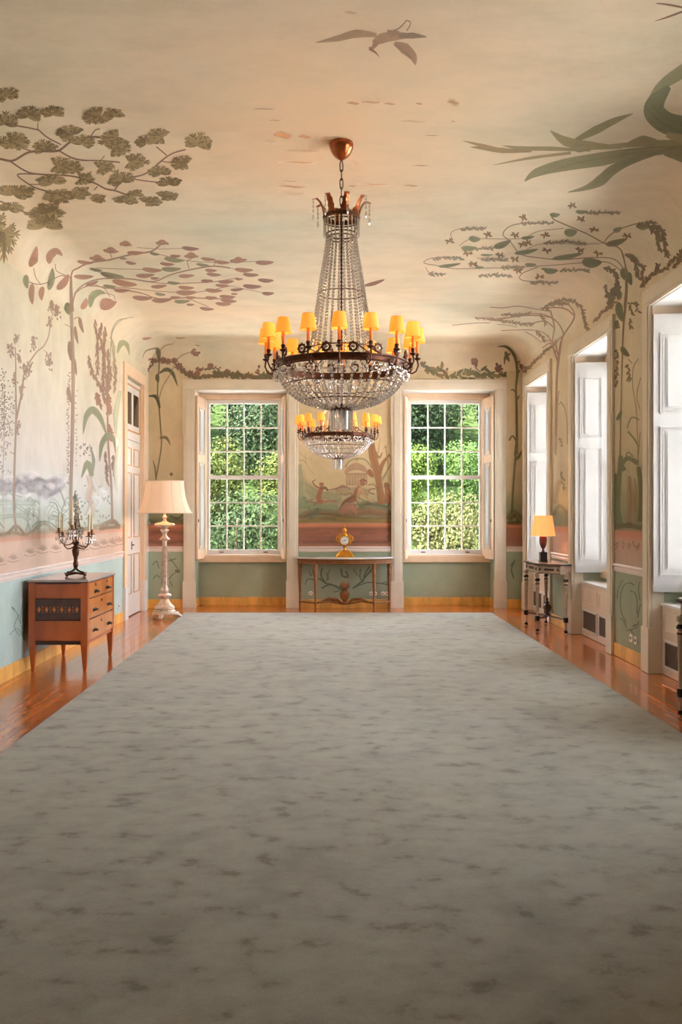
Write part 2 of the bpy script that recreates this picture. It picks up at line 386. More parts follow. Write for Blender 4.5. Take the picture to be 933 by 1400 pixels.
# walls
def wall_boxes(openings, a0, a1, put):
    mb = MB(); prev = a0
    for c0, c1, z1 in sorted(openings):
        put(mb, prev, c0, 0, 4.3); put(mb, c0, c1, z1, 4.3); prev = c1
    put(mb, prev, a1, 0, 4.3); return mb
wf = wall_boxes([(c-HW, c+HW, ZN) for c in WIN_FAR], XL-.2, XR+TH, lambda m, a, b, z0, z1: m.box(a, b, YF, YF+TH, z0, z1)).build('wall_far', M['wall_far'], kind='structure')
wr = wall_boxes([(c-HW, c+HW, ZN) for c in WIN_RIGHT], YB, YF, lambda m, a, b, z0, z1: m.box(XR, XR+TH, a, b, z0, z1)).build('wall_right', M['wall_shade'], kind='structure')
DC = 13.40; DHW = .56
wl = wall_boxes([(DC-DHW, DC+DHW, 3.44)], YB, YF, lambda m, a, b, z0, z1: m.box(XL-.2, XL, a, b, z0, z1)).build('wall_left', M['wall_cool'], kind='structure')
MB().box(XL-.2, XR+TH, YB-.2, YB, 0, 4.3).build('wall_back', M['wall_cool'], kind='structure')
# baseboards and dado rails
BH = .135; bb = MB(); rl = MB()
def spans(ops, a0, a1):
    out = []; p = a0
    for c, h in sorted(ops): out.append((p, c-h)); p = c+h
    out.append((p, a1)); return out
CW = .19
lf = spans([(DC, DHW+.17)], YB, YF); lr = spans([(c, HW+CW) for c in WIN_RIGHT], YB, YF); lfar = spans([(c, HW+CW) for c in WIN_FAR], XL, XR)
def rail_prof(t): # (depth, z)
    return [(.0,.885),(.010,.887),(.010,.900),(.016,.905),(.016,.918),(.010,.922),(.010,.936),(.022,.942),(.026,.956),(.020,.966),(0,.968)]
def rail(mb, a, b, tf):
    pr = rail_prof(0); n = len(pr)
    mb.add([tf(a, d, z) for d, z in pr]+[tf(b, d, z) for d, z in pr], [(i, i+1, n+i+1, n+i) for i in range(n-1)]+[tuple(range(n)), tuple(range(2*n-1, n-1, -1))])
for nm, sp, tf in (('left', lf, lambda a, d, z: (XL+d, a, z)), ('right', lr, lambda a, d, z: (XR-d, a, z)), ('far', lfar, lambda a, d, z: (a, YF-d, z))):
    b = MB(); q = MB()
    for a0, a1 in sp:
        if a1-a0 < .02: continue
        p0 = tf(a0, 0, 0); p1 = tf(a1, .014, BH); x0, x1 = sorted((p0[0], p1[0])); y0, y1 = sorted((p0[1], p1[1]))
        b.box(x0, x1, y0, y1, 0, BH)
        rail(q, a0, a1, tf)
    b.build('baseboard_'+nm, M['ochre'], kind='structure', bevel=.003)
    q.build('trim_'+{'left': '1', 'right': '2', 'far': '3'}[nm], M['rail'], kind='structure')

# ------------------------------------------------------------------ windows
def frame_rect(mb, x0, x1, z0, z1, y, w_, d):   # raised rectangular moulding on plane y (towards -y)
    mb.box(x0, x1, y-d, y, z0, z0+w_); mb.box(x0, x1, y-d, y, z1-w_, z1)
    mb.box(x0, x0+w_, y-d, y, z0+w_, z1-w_); mb.box(x1-w_, x1, y-d, y, z0+w_, z1-w_)
PANE = None
def shutter_leaf(W, panels, H0, H1):
    """leaf in local coords: x 0..W from hinge, face towards -y"""
    leaf = MB().box(0, W, 0, .034, H0, H1)
    mo = MB()
    for z0, z1 in panels:
        frame_rect(mo, .06, W-.06, z0, z1, 0, .012, .010)
        frame_rect(mo, .085, W-.085, z0+.025, z1-.025, 0, .007, .006)
        mo.box(.11, W-.11, -.006, 0, z0+.05, z1-.05); mo.box(.125, W-.125, -.011, -.006, z0+.065, z1-.065)
    return leaf, mo
def window(idx, loc, rz, right=False):
    global PANE
    t = empty('window_%d' % idx, loc, rz, kind='structure')
    # stone casing: two jambs with stepped edge, lintel, plinth blocks
    def jamb(s):
        mb = MB(); x0, x1 = (HW, HW+CW); yy = -.03
        f = lambda a, b, y0, y1, z0, z1: mb.box(*(sorted((s*a, s*b))), y0, y1, z0, z1)
        f(x0, x1-.012, yy, .0, .42, 2.72); f(x0, x1, yy, 0, 2.72, ZN)
        f(x0+.03, x1-.05, yy-.008, yy, .42, ZN)
        return mb
    for s in (-1, 1):
        jamb(s).build('casing_jamb', M['stone'], t, bevel=.004)
        a, b = sorted((s*(HW-.012), s*(HW+CW)))
        MB().box(a, b, -.042, 0, 0, .42).build('plinth_block', M['stone'], t, bevel=.004)
    MB().box(-HW-CW, HW+CW, -.03, 0, ZN, 3.60).box(-HW-CW+.05, HW+CW-.05, -.038, -.03, ZN+.03, 3.55).build('casing_lintel', M['stone'], t, bevel=.004)
    # reveal lining
    D = .38
    for s in (-1, 1):
        a, b = sorted((s*HW, s*(HW-.006)))
        MB().box(a, b, .0, D, .78, ZN-.006).build('reveal_lining', M['reveal'], t)
        if right:
            MB().box(a, b, .0, .11, 0, .78).build('reveal_base', M['stone'], t)
            MB().box(a, b, .11, D, 0, .78).build('green_reveal', M['green'], t)
        else: MB().box(a, b, .0, D, 0, .78).build('green_reveal', M['green'], t)
    MB().box(-HW, HW, 0, D, ZN-.006, ZN).build('soffit', M['white'], t)
    # infill below the sill
    MB().box(-HW+.006, HW-.006, D, TH, 0, .70).build('infill_panel', M['green'], t)
    if not right:
        MB().box(-HW+.02, HW-.02, D-.014, D, 0, BH).box(-HW+.006, -HW+.02, 0, D, 0, BH).box(HW-.02, HW-.006, 0, D, 0, BH).build('niche_skirting', M['ochre'], t, bevel=.003)
    MB().box(-HW+.006, HW-.006, D-.06, TH, .70, .80).box(-.62, .62, D+.02, TH, .80, .815).build('sill', M['cream_wood'], t, bevel=.005)
    # frame
    GW = .5525
    fm = MB()
    for s in (-1, 1):
        a, b = sorted((s*(GW+.055), s*(HW-.006))); fm.box(a, b, D, TH, .80, ZN-.006)
    fm.box(-GW-.055, GW+.055, D, TH, 3.335, ZN-.006)
    fm.build('window_frame', M['cream_wood'], t, bevel=.004)
    # two sashes of 12 panes
    zb, zm0, zm1, zt = .902, 2.044, 2.108, 3.272
    for nm, z0, z1, y0 in (('lower_sash', zb, zm0, D+.045), ('upper_sash', zm1, zt, D+.075)):
        sm = MB(); y1 = y0+.03
        bot = .085 if nm == 'lower_sash' else .032; top = .032 if nm == 'lower_sash' else .062
        for s in (-1, 1):
            a, b = sorted((s*GW, s*(GW+.05))); sm.box(a, b, y0, y1, z0-bot, z1+top)
        sm.box(-GW, GW, y0, y1, z0-bot, z0); sm.box(-GW, GW, y0, y1, z1, z1+top)
        for k in (1, 2, 3): x = -GW+k*GW/2; sm.box(x-.011, x+.011, y0+.004, y1, z0, z1)
        ph = (z1-z0)/3
        for k in (1, 2): z = z0+k*ph; sm.box(-GW, GW, y0+.005, y1-.001, z-.011, z+.011)
        so = sm.build(nm, M['sash'], t)
        if nm == 'lower_sash':
            for x in (-.36, .36): MB().box(x-.035, x+.035, y0-.018, y0, z0-.05, z0-.035).build('sash_lift', M['bronze'], so)
        for i in range(4):
            for j in range(3):
                if PANE is None: PANE = MB().box(-.13, .13, -.0015, .0015, -.187, .187).data('pane', M['pane'])
                p = mk('pane', PANE, so); p.location = (-GW+(i+.5)*GW/2, y0+.016, z0+(j+.5)*ph)
    # shutters
    W = .40 if not right else .385
    for s in (-1, 1):
        lf_, mo = shutter_leaf(W, [(2.42, 3.17), (.92, 2.30)], .765, 3.345)
        n = 0
        ang = math.atan2(.07, W)
        # hinge at (s*(HW-.10), D-.01); leaf runs to (s*(HW-.03), 0)
        mat = Matrix.Translation((s*(HW-.115), D-.005, 0)) @ Matrix.Rotation(-pi/2, 4, 'Z')   # x->-y, -y face -> -x
        # base: x axis -> -y ; y axis -> +x (outwards for s=+1), face(-y)-> -x
        for q in (lf_, mo):
            if s < 0:
                q.xform(Matrix.Translation((-HW+.115, D-.005, 0)) @ Matrix.Rotation(-ang, 4, 'Z') @ Matrix.Scale(-1, 4, (1,0,0)) @ Matrix.Rotation(-pi/2, 4, 'Z'))
                q.f = [tuple(reversed(f)) for f in q.f]
            else:
                q.xform(Matrix.Translation((HW-.115, D-.005, 0)) @ Matrix.Rotation(ang, 4, 'Z') @ Matrix.Rotation(-pi/2, 4, 'Z'))
        sh = lf_.build('shutter', M['shutter'] if right else M['cream_wood'], t, bevel=.003)
        mo.build('panel_moulding', M['shutter'], sh)
        MB().box(s*(HW-.06)-.006, s*(HW-.06)+.006, -.016, .0, 1.35, 1.40).build('shutter_knob', M['bronze'], sh) if not right else None
    if right:
        # radiator cabinet in the niche
        c = empty('radiator_cabinet', (0,0,0)); c.parent = t
        CD = .09
        MB().box(-HW+.012, HW-.012, CD, D, .0, .635).build('cabinet_body', M['rad'], c, bevel=.003)
        MB().box(-HW+.008, HW-.008, CD-.015, D, .635, .66).build('cabinet_top', M['white'], c, bevel=.004)
        m2 = MB()
        for k in (-1, 0):
            xa = -HW+.09 if k < 0 else .04; xb = -.04 if k < 0 else HW-.09
            frame_rect(m2, xa, xb, .40, .58, CD, .012, .008)
        m2.build('panel_moulding', M['rad'], c)
        for k in (-1, 0):
            xa = -HW+.09 if k < 0 else .04; xb = -.04 if k < 0 else HW-.09
            g = MB(); frame_rect(g, xa, xb, .07, .33, CD, .022, .016); g.build('grille_frame', M['white'], c, bevel=.002)
            MB().box(xa+.02, xb-.02, CD-.003, CD, .09, .31).build('grille_backing', M['dark'], c)
            h = MB(); n_ = int((xb-xa-.04)/.012)
            for q in range(n_): h.box(xa+.022+q*.012, xa+.026+q*.012, CD-.007, CD-.004, .09, .31)
            for q in range(16): h.box(xa+.02, xb-.02, CD-.009, CD-.006, .098+q*.013, .102+q*.013)
            h.build('grille_mesh', M['mesh'], c, kind='stuff')
    return t
for i, x in enumerate(WIN_FAR): window(i+1, (x, YF, 0), 0)
for i, y in enumerate(WIN_RIGHT): window(i+3, (XR, y, 0), -pi/2, True)

# ------------------------------------------------------------------ door on the left wall
d = empty('door_1', (XL, DC, 0), pi/2, kind='structure')
for s in (-1, 1):
    a, b = sorted((s*DHW, s*(DHW+.17))); MB().box(a, b, -.03, 0, .46, 3.44).build('casing_jamb', M['cream_wood'], d, bevel=.004)
    a, b = sorted((s*(DHW-.008), s*(DHW+.178))); MB().box(a, b, -.042, 0, 0, .46).build('plinth_block', M['white'], d, bevel=.004)
    a, b = sorted((s*DHW, s*(DHW-.02))); MB().box(a, b, 0, .2, 0, 3.44).build('door_lining', M['cream_wood'], d)
MB().box(-DHW-.17, DHW+.17, -.03, 0, 3.44, 3.60).build('casing_lintel', M['cream_wood'], d, bevel=.004)
tr = MB().box(-DHW+.02, DHW-.02, .10, .14, 2.56, 3.42).build('transom', M['white'], d)
tr.location.y = -.07
g = MB(); frame_rect(g, -DHW+.05, DHW-.05, 2.68, 3.36, .10, .02, .012); g.build('gilt_moulding', M['gold_line'], tr)
for s in (-1, 1):
    MB().box(s*.25-.17, s*.25+.17, .092, .10, 2.78, 3.24).build('pane', M['glasspane_dark'], tr)
for s in (-1, 1):
    x0, x1 = sorted((s*.003, s*(DHW-.022)))
    lf_ = MB().box(x0, x1, .10, .14, .01, 2.55).build('door_leaf', M['white'], d, bevel=.002)
    lf_.location.y = -.07
    g = MB(); cp = MB()
    for z0, z1 in ((2.18, 2.44), (1.14, 2.08), (.32, .90)):
        for q in range(1):
            frame_rect(g, x0+.08, x1-.08, z0, z1, .10, .012, .009)
            cp.box(x0+.13, x1-.13, .092, .10, z0+.05, z1-.05)
    g.build('gilt_moulding', M['gold_line'], lf_); cp.build('raised_panel', M['white'], lf_, bevel=.004)
    if s < 0:
        MB().box(-.06, -.025, .094, .10, .96, 1.08).tube([(-.042, .095, 1.03), (-.042, .06, 1.03), (-.12, .055, 1.03)], .008).build('door_handle', M['brass_dark'], lf_)

MB().box(-DHW-.1, DHW+.1, .2, .25, -.05, 3.6).build('door_sun_block', M['dark'], d)  # unseen panel, added to keep sun from leaking past the door
# ------------------------------------------------------------------ murals: flat paint laid on plaster
class Paint:
    def __init__(s, ox=0, oy=0, k=1.0): s.v = []; s.f = []; s.c = []; s.n = 0; s.at(ox, oy, k)
    def at(s, ox, oy, k): s.ox, s.oy, s.k = ox, oy, k; return s
    def proj(s, x, y, h):
        px, py = s.ox+x/s.k, s.oy+y/s.k
        dr = Vector(((px-VX)/F, 1, (VY-py)/F)).normalized()
        loc, nor, idx, dist = BVH.ray_cast(Vector((0,0,EYE)), dr)
        if loc is None: return None
        if nor.dot(dr) > 0: nor = -nor
        return loc+nor*h
    def rib(s, pts, wid, col, edge=1.0, alpha=1.0, sub=3, prof=None):
        # smooth centreline
        P = [Vector((p[0], p[1])) for p in pts]; Q = []
        n = len(P)
        if n > 2 and sub > 1:
            for i in range(n-1):
                a, b, c, e_ = P[max(i-1,0)], P[i], P[i+1], P[min(i+2,n-1)]
                for j in range(sub):
                    t = j/sub
                    Q.append(.5*((2*b)+(c-a)*t+(2*a-5*b+4*c-e_)*t*t+(3*b-a-3*c+e_)*t**3))
            Q.append(P[-1])
        else:
            for i in range(n-1):
                for j in range(sub): Q.append(P[i].lerp(P[i+1], j/sub))
            Q.append(P[-1])
        m = len(Q); h = .0018+(s.n % 240)*.000012; s.n += 1
        c = lin(col); jit = random.uniform(.9, 1.12); c = (min(1, c[0]*jit*.84), min(1, c[1]*jit*.79), min(1, c[2]*jit*.68))
        rows = []; base = len(s.v)
        for i, q in enumerate(Q):
            t = i/(m-1); d_ = (Q[min(i+1,m-1)]-Q[max(i-1,0)])
            if d_.length < 1e-6: d_ = Vector((1,0))
            d_.normalize(); nn = Vector((-d_.y, d_.x))
            if prof == 'leaf': w_ = wid*max(.02, sin(pi*min(1, t*1.0)**.8)**.8)
            elif prof == 'taper': w_ = wid*(1-.85*t)
            elif prof == 'soft': w_ = wid*max(.15, sin(pi*t)**.5)
            elif prof == 'blade': w_ = wid*max(.04, (1-t)**.6*min(1, .35+t*3))
            elif isinstance(wid, (list, tuple)): u = t*(len(wid)-1); k0 = min(int(u), len(wid)-2); w_ = wid[k0]+(wid[k0+1]-wid[k0])*(u-k0)
            else: w_ = wid
            ea = alpha*(1 if prof != 'soft' else sin(pi*t)**.5 if 0 < t < 1 else 0)
            for u_, al in ((-.5, edge), (0, 1), (.5, edge)):
                p = s.proj(q.x+nn.x*w_*u_, q.y+nn.y*w_*u_, h)
                if p is None: p = s.v[-1] if s.v else Vector((0,14,4))
                s.v.append(p); s.c.append(c+(ea*al,))
        for i in range(m-1):
            for k in (0, 1):
                a = base+i*3+k; s.f.append((a, a+1, a+4, a+3))
    def leaf(s, x, y, ln, ang, col, w_=None, alpha=.92):
        a = R(ang); dx, dy = cos(a)*ln/2, sin(a)*ln/2; w_ = w_ or ln*.3
        bx, by = -sin(a)*w_*.18, cos(a)*w_*.18
        s.rib([(x-dx, y-dy), (x+bx, y+by), (x+dx, y+dy)], w_, col, .85, alpha, 4, 'leaf')
    def spot(s, x, y, r, col, alpha=.9, ry=None, edge=0.0):
        base = len(s.v); c = lin(col)[:3]; h = .0018+(s.n % 240)*.000012; s.n += 1; ry = ry or r; N = 10
        s.v.append(s.proj(x, y, h)); s.c.append(c+(alpha,))
        ok = s.v[-1] is not None
        for k in range(N):
            a = 2*pi*k/N; q = random.uniform(.85, 1.15); p = s.proj(x+r*q*cos(a), y+ry*q*sin(a), h)
            s.v.append(p); s.c.append(c+(alpha*edge,)); ok = ok and p is not None
        if not ok: del s.v[base:]; del s.c[base:]; return
        s.f += [(base, base+1+k, base+1+(k+1)%N) for k in range(N)]
    def palm(s, x, y, r, col, col2, squash=.6, a0=None):
        r = r*1.45; a0 = random.uniform(-.5, .5)+random.choice((-pi/2, 0, pi, -pi/2)) if a0 is None else a0
        for k in range(9):
            t = (k-4)/4; a = a0+t*1.9; ln = r*(1.0-.3*abs(t))*random.uniform(.85, 1.1)
            ca, sa = cos(a), sin(a)*squash; cc = random.choice((col, col2))
            s.rib([(x-ca*r*.05, y), (x+ca*ln*.5, y+sa*ln*.5+r*.02), (x+ca*ln, y+sa*ln)], r*.2, cc, .95, .97, 3, 'leaf')
            for q in (.35, .6):
                for sd in (-1, 1):
                    b = a+sd*.5; bx, by = x+ca*ln*q, y+sa*ln*q
                    s.rib([(bx, by), (bx+cos(b)*ln*.2, by+sin(b)*ln*.2*squash), (bx+cos(b)*ln*.38, by+sin(b)*ln*.38*squash)], r*.09, random.choice((col, col2)), .9, .95, 2, 'leaf')
    def spike(s, pts, ln, col, col2, step=9, w_=None, spread=45, alpha=.9):
        P = [Vector(p) for p in pts]
        for i in range(len(P)-1):
            a, b = P[i], P[i+1]; L = (b-a).length; n = max(1, int(L/step)); ang = math.degrees(math.atan2((b-a).y, (b-a).x))
            for j in range(n):
                q = a.lerp(b, (j+random.random())/n); l_ = ln*random.uniform(.6, 1.2); sg = random.choice((-1, 1)); an = ang+sg*random.uniform(spread*.3, spread)
                s.leaf(q.x+cos(R(an))*l_*.35, q.y+sin(R(an))*l_*.35, l_, an, random.choice((col, col2)), w_ or l_*.4, alpha)
    def blossom(s, x, y, r, col, col2):
        for k in range(5):
            a = 2*pi*k/5+random.random(); s.leaf(x+cos(a)*r*.55, y+sin(a)*r*.3, r*.9, math.degrees(a), random.choice((col, col2)), r*.4)
    def build(s, name, parent, label=None):
        me = bpy.data.meshes.new(name); me.from_pydata([tuple(p) for p in s.v], [], s.f); me.update(); me.materials.append(M['paint'])
        at = me.color_attributes.new('Col', 'FLOAT_COLOR', 'POINT')
        at.data.foreach_set('color', [x for c in s.c for x in c])
        def under(p):
            if p[2] > ZCOVE-.01: return lin((214, 201, 176))
            st = STOPS['painted_plaster_cool' if p[0] < XL+.02 else ('painted_plaster_shade' if p[0] > XR-.02 else 'painted_plaster_far')]
            for (z0, c0), (z1, c1) in zip(st, st[1:]):
                if z0 <= p[2] <= z1: t_ = (p[2]-z0)/(z1-z0); return tuple(u+(v-u)*t_ for u, v in zip(lin(c0), lin(c1)))
            return lin(st[-1][1])
        au = me.color_attributes.new('Under', 'FLOAT_COLOR', 'POINT')
        au.data.foreach_set('color', [x*.95 for p in s.v for x in under(p)])
        o = bpy.data.objects.new(name, me); COL.objects.link(o); o.parent = parent
        if label: o['label'] = label
        return o
OL, OL2, TW = (112, 92, 52), (156, 138, 98), (118, 80, 64)
# maple boughs, upper left of the ceiling
P = Paint(0, 110, 3.11)
for pl, w_ in (([(-60,335),(0,333),(55,340),(120,305),(180,300),(250,297),(300,260),(370,240),(440,242)],10),([(40,340),(110,385),(170,398),(300,405),(390,430),(450,460),(490,468),(550,490),(575,505)],7),
    ([(250,297),(300,325),(350,338),(430,340),(510,347)],6),([(150,397),(75,398),(100,425),(150,455),(200,470)],6),([(160,205),(200,240),(260,272)],6),([(60,190),(120,200),(165,210)],6),([(385,238),(405,210),(425,205)],5),
    ([(485,468),(530,420),(620,395),(700,330),(745,305),(790,293)],6),([(710,318),(665,280)],5),([(550,415),(610,425),(670,432)],5),([(75,280),(130,298)],5),([(0,512),(80,550),(150,575),(220,595)],6),([(690,343),(740,350)],4),([(430,338),(445,318)],4),([(160,205),(162,180)],4),([(360,410),(390,385)],4),([(0,600),(15,560)],5),([(400,465),(415,450)],5),([(250,340),(300,330)],4),([(130,440),(200,443)],4)):
    P.rib(pl, w_, TW, .9, .95, 4)
for x, y, r in ((25,60,50),(-20,75,50),(120,150,58),(225,140,50),(425,145,62),(485,150,45),(20,180,60),(50,255,62),(0,270,50),(310,225,60),(350,265,52),(195,290,52),(500,240,62),(480,290,58),(240,360,60),(290,365,50),(425,370,48),(555,345,58),(345,415,46),(520,425,58),(225,430,62),(60,480,75),(20,470,50),(270,490,70),(320,495,45),(240,545,72),(190,565,60),(40,545,58),(190,615,80),(365,470,50),(435,500,42),(530,512,52),(625,515,50),(620,265,44),(690,235,55),(840,270,62),(790,350,50),(685,393,48),(720,437,52),(595,477,38),(695,490,50)):
    P.palm(x, y, r, OL, OL2, .6 if y < 430 else .42)
P.palm(15, 640, 62, OL, OL2, 1.5, pi/2); P.palm(-30, 600, 60, OL, OL2, 1.4, pi/2)
P.build('painted_maple_boughs', ceil, 'olive maple boughs painted on the ceiling')
# red-leaved tree
RD, RD2, GN, ST = (158, 104, 88), (140, 86, 76), (112, 114, 84), (140, 104, 88)
P = Paint(30, 310, 2.666)
for pl, w_ in (([(178,330),(178,180),(205,150),(250,130),(320,120),(400,100),(470,90),(505,65)],6),([(182,300),(195,240),(235,205),(300,188),(400,190),(480,200),(540,175),(620,155),(700,143),(760,150)],5),
    ([(190,245),(240,215),(330,225),(430,240),(500,262),(600,258),(700,262),(770,262)],4),([(270,150),(350,153),(440,155)],2.5),([(178,185),(140,178),(100,200),(60,210),(20,200)],3.5),([(70,212),(50,185),(42,150)],3),([(330,120),(322,95)],3),
    ([(400,190),(500,205),(600,205),(700,200),(790,185)],3),([(610,152),(603,125),(620,115)],3),([(700,140),(705,128),(690,118)],3),([(300,225),(380,222),(500,235),(640,238),(760,215)],2.5),([(600,258),(640,275),(680,290)],2.5),([(470,90),(540,110),(620,125),(750,130),(850,125)],2.5),([(420,75),(500,80),(600,78)],2),([(185,310),(180,240),(178,180)],9),([(300,240),(335,250),(338,265)],2.5),([(160,178),(125,160),(122,135)],3),([(250,205),(300,225),(320,255)],2.5),([(760,150),(850,178)],2),([(760,215),(880,240)],2)):
    P.rib(pl, w_, ST, .9, .9, 3)
LV = [(230,128,60,8,0),(275,115,60,5,0),(325,87,60,5,0),(378,62,45,8,0),(415,93,65,0,0),(512,58,50,2,0),(485,97,38,10,1),(615,77,65,5,0),(368,113,32,10,1),(398,130,42,10,0),(270,155,50,10,1),(330,175,90,10,1),(225,180,75,0,0),(255,205,52,-20,0),(375,203,95,10,0),(320,215,50,5,1),(475,155,75,5,0),(545,152,75,0,1),(555,118,75,8,1),(530,134,55,5,0),(560,105,40,0,0),(618,106,55,0,0),(680,116,55,5,0),(660,137,50,8,1),(730,127,60,5,0),(790,121,65,-5,0),(885,128,70,0,0),(810,155,70,3,0),(690,157,45,3,0),(600,177,60,-3,0),(700,172,55,5,0),(835,173,60,3,0),(450,175,70,-3,0),(485,186,35,0,0),(555,203,50,5,1),(500,215,60,-5,0),(600,220,60,3,0),(675,195,45,0,0),(745,198,60,-2,0),(792,189,30,0,0),(730,212,50,3,0),(840,215,70,3,0),(890,193,60,3,0),(785,227,50,-5,0),(700,230,65,3,0),(600,237,80,0,0),(505,244,40,8,1),(440,257,75,3,0),(510,265,75,-3,0),(560,256,40,0,0),(615,256,40,0,0),(690,257,45,0,0),(750,253,60,3,0),(755,268,60,5,0),(585,270,60,-3,1),(615,282,30,0,0),(735,279,60,3,0),(675,297,55,5,0),(898,241,45,0,0),(775,243,25,0,0),(365,230,60,0,0)]
for x, y, l_, a, g_ in LV:
    P.leaf(x, y, l_, a, GN if g_ else random.choice((RD, RD2)), l_*(.24 if l_ > 45 else .3))
    P.rib([(x-l_/2, y), (x+l_*.4, y+2)], 1.5, (112, 84, 72), .6, .7, 2)
for x, y in ((325,85),(512,58),(378,62),(618,104),(275,113),(790,121)): P.rib([(x-22,y+6),(x,y-6),(x+24,y+7)], 14, RD, .8, .9, 4, 'leaf')
for x, y, l_, a, w_, g_ in ((40,108,82,-72,26,0),(45,118,40,-70,20,2),(17,200,52,85,22,1),(37,245,78,90,22,0),(73,243,52,95,22,0),(103,190,85,-80,24,1),(148,200,72,-52,28,0),(225,280,46,-65,22,0),(315,283,66,-22,26,0),(110,287,42,80,16,2),(128,303,36,80,16,2),(168,298,46,85,22,1)):
    P.leaf(x, y, l_, a, (RD, GN, (150,120,104))[g_], w_)
P.rib([(98,135),(102,105),(125,88),(148,105)], 30, RD, .8, .9, 4, 'leaf'); P.rib([(248,295),(255,255),(280,238),(305,242)], 26, (122,132,100), .8, .9, 4, 'leaf'); P.rib([(290,300),(300,270),(335,270)], 22, RD, .8, .9, 4, 'leaf')
P.at(330, 180, 3.332); P.leaf(608, 686, 100, -17, RD2, 18); P.at(140, 440, 5.83); P.leaf(355,128,78,-8,RD,22); P.leaf(625,126,85,2,(190,150,130),12); P.leaf(762,186,45,8,(130,100,84),6)
P.at(0, 420, 3.684)
P.rib([(355,1135),(356,900),(362,700),(366,500),(368,300),(362,150),(357,20)], 17, (150,118,104), .7, .9, 4)
P.rib([(350,950),(355,700),(360,400),(358,100)], 5, (112,80,70), .5, .7, 4)
P.spike([(345,900),(340,600),(345,330)], 14, (178,150,136), (160,130,116), 9, 6, 80, .6); P.spike([(385,800),(380,600),(385,420)], 12, (178,150,136), (160,130,116), 22, 6, 80, .5)
for x, y, l_, a, w_ in ((353,220,105,86,20),(380,300,90,82,17),(350,440,85,80,22),(385,140,95,80,18),(410,90,85,75,20),(345,15,46,80,22)): P.leaf(x, y, l_, a, random.choice(((140,100,84),(128,96,80))), w_)
P.rib([(372,60),(395,50),(405,75)], 4, ST); P.rib([(325,85),(355,100)], 3, ST)
P.build('painted_red_leaved_tree', wl, 'tall red-leaved tree painted up the wall and over the cove')
# flowering trees on the left wall
TB, BL, BL2 = (166, 138, 120), (176, 146, 136), (150, 120, 112)
P = Paint(0, 420, 3.684)
random.seed(5)
for k in range(34): P.spot(random.uniform(-10,330), 905+random.gauss(0,22)-25*sin(random.random()*3), random.uniform(22,44), (212,198,206), .42)
for (x, y, r) in ((120,930,70),(40,880,60),(200,905,55),(260,900,60),(310,880,50),(160,860,50),(60,930,60),(230,950,60),(520,930,45),(480,980,50)): P.spot(x, y, r, (222,216,222), .35)
P.rib([(-20,990),(60,985),(180,990)], 60, (160,170,160), 0, .55, 4); P.rib([(-20,1060),(80,1050),(170,1050)], 60, (176,188,180), 0, .5, 4)
P.rib([(-20,948),(50,942),(110,955)], 5, (120,120,110), .2, .6, 3)
P.rib([(-20,1152),(60,1135),(140,1145),(220,1090),(300,1135),(460,1110),(560,1080),(600,1105)], 26, (160,140,116), .1, .8, 4)
P.rib([(40,1142),(80,1100),(120,1142)], 24, (150,122,100), .3, .8, 4); P.rib([(510,1115),(565,1075),(600,1108)], 28, (140,112,92), .3, .8, 4); P.rib([(500,1118),(560,1108),(604,1108)], 22, (150,124,100), .3, .8, 4)
P.rib([(80,1130),(70,1000),(72,800),(78,620),(80,550),(78,400),(78,280),(75,200)], [14,12,11,10,8,6,5], TB, .7, .9, 4)
P.rib([(82,560),(110,420),(125,320),(180,230),(220,195),(245,140),(255,60),(275,20)], [11,9,7,6,5,4], TB, .7, .9, 4)
P.rib([(220,215),(235,230),(245,250)], 3, TB); P.rib([(565,1095),(560,900),(545,700),(540,500),(530,300),(520,120)], [13,11,9,7,6], (150,118,102), .7, .9, 4)
for x, y, w_, h in ((50,215,26,60),(80,160,18,40),(170,175,18,55),(246,265,22,60),(140,320,30,60),(95,260,18,50),(106,420,18,50),(74,360,16,50),(250,75,16,50),(285,20,22,40),(260,0,20,30),(88,600,16,60),(120,300,16,30)):
    for k in range(int(w_*h/40)): P.leaf(x+random.gauss(0,w_/3), y+random.gauss(0,h/3), 15, random.uniform(50,130), random.choice((BL,BL2)), 8, .85)
for k in range(150): 
    cx, sd, cy, sy = random.choice(((14,10,390,50),(45,14,500,60),(12,12,520,60),(20,20,590,30)))
    P.leaf(random.gauss(cx,sd), random.gauss(cy,sy), 9, random.uniform(0,180), random.choice(((110,92,92),(130,112,110))), 6, .85)
for k in range(90): P.leaf(random.gauss(20,22), random.gauss(700,90), 12, 90, (186,170,174), 7, .5)
P.rib([(20,1120),(12,900),(18,650),(20,430)], 5, (176,160,156), .3, .6)
for pl in ([(478,60),(485,130),(490,180),(492,330)],[(512,70),(502,130),(515,220)],[(528,100),(525,220),(520,400)],[(445,240),(460,320),(500,400)],[(545,210),(545,330),(540,430)],[(575,250),(582,340),(580,420)],[(488,440),(510,500)],[(545,450),(555,530)],[(550,590),(552,650)],[(530,720),(542,880)],[(570,740),(572,850)],[(500,380),(530,470)],[(560,300),(550,420)]):
    P.spike(pl, 34, (150,112,96), (132,96,84), 9, 10, 28, .88)
for pl in ([(550,440),(545,530)],[(548,590),(552,660)],[(490,430),(500,490)]): P.spike(pl, 30, (160,104,84), (140,92,78), 6, 14, 60)
GB, GB2 = (142, 154, 126), (126, 140, 112)
P.rib([(535,640),(505,560),(465,518),(432,555),(418,640)], [6,26,40,26,2], GB, .85, .95, 5); P.rib([(545,640),(512,690),(500,780)], [34,26,2], GB2, .85, .95, 5); P.rib([(540,640),(570,660),(582,740)], [24,20,2], GB2, .8, .9, 5)
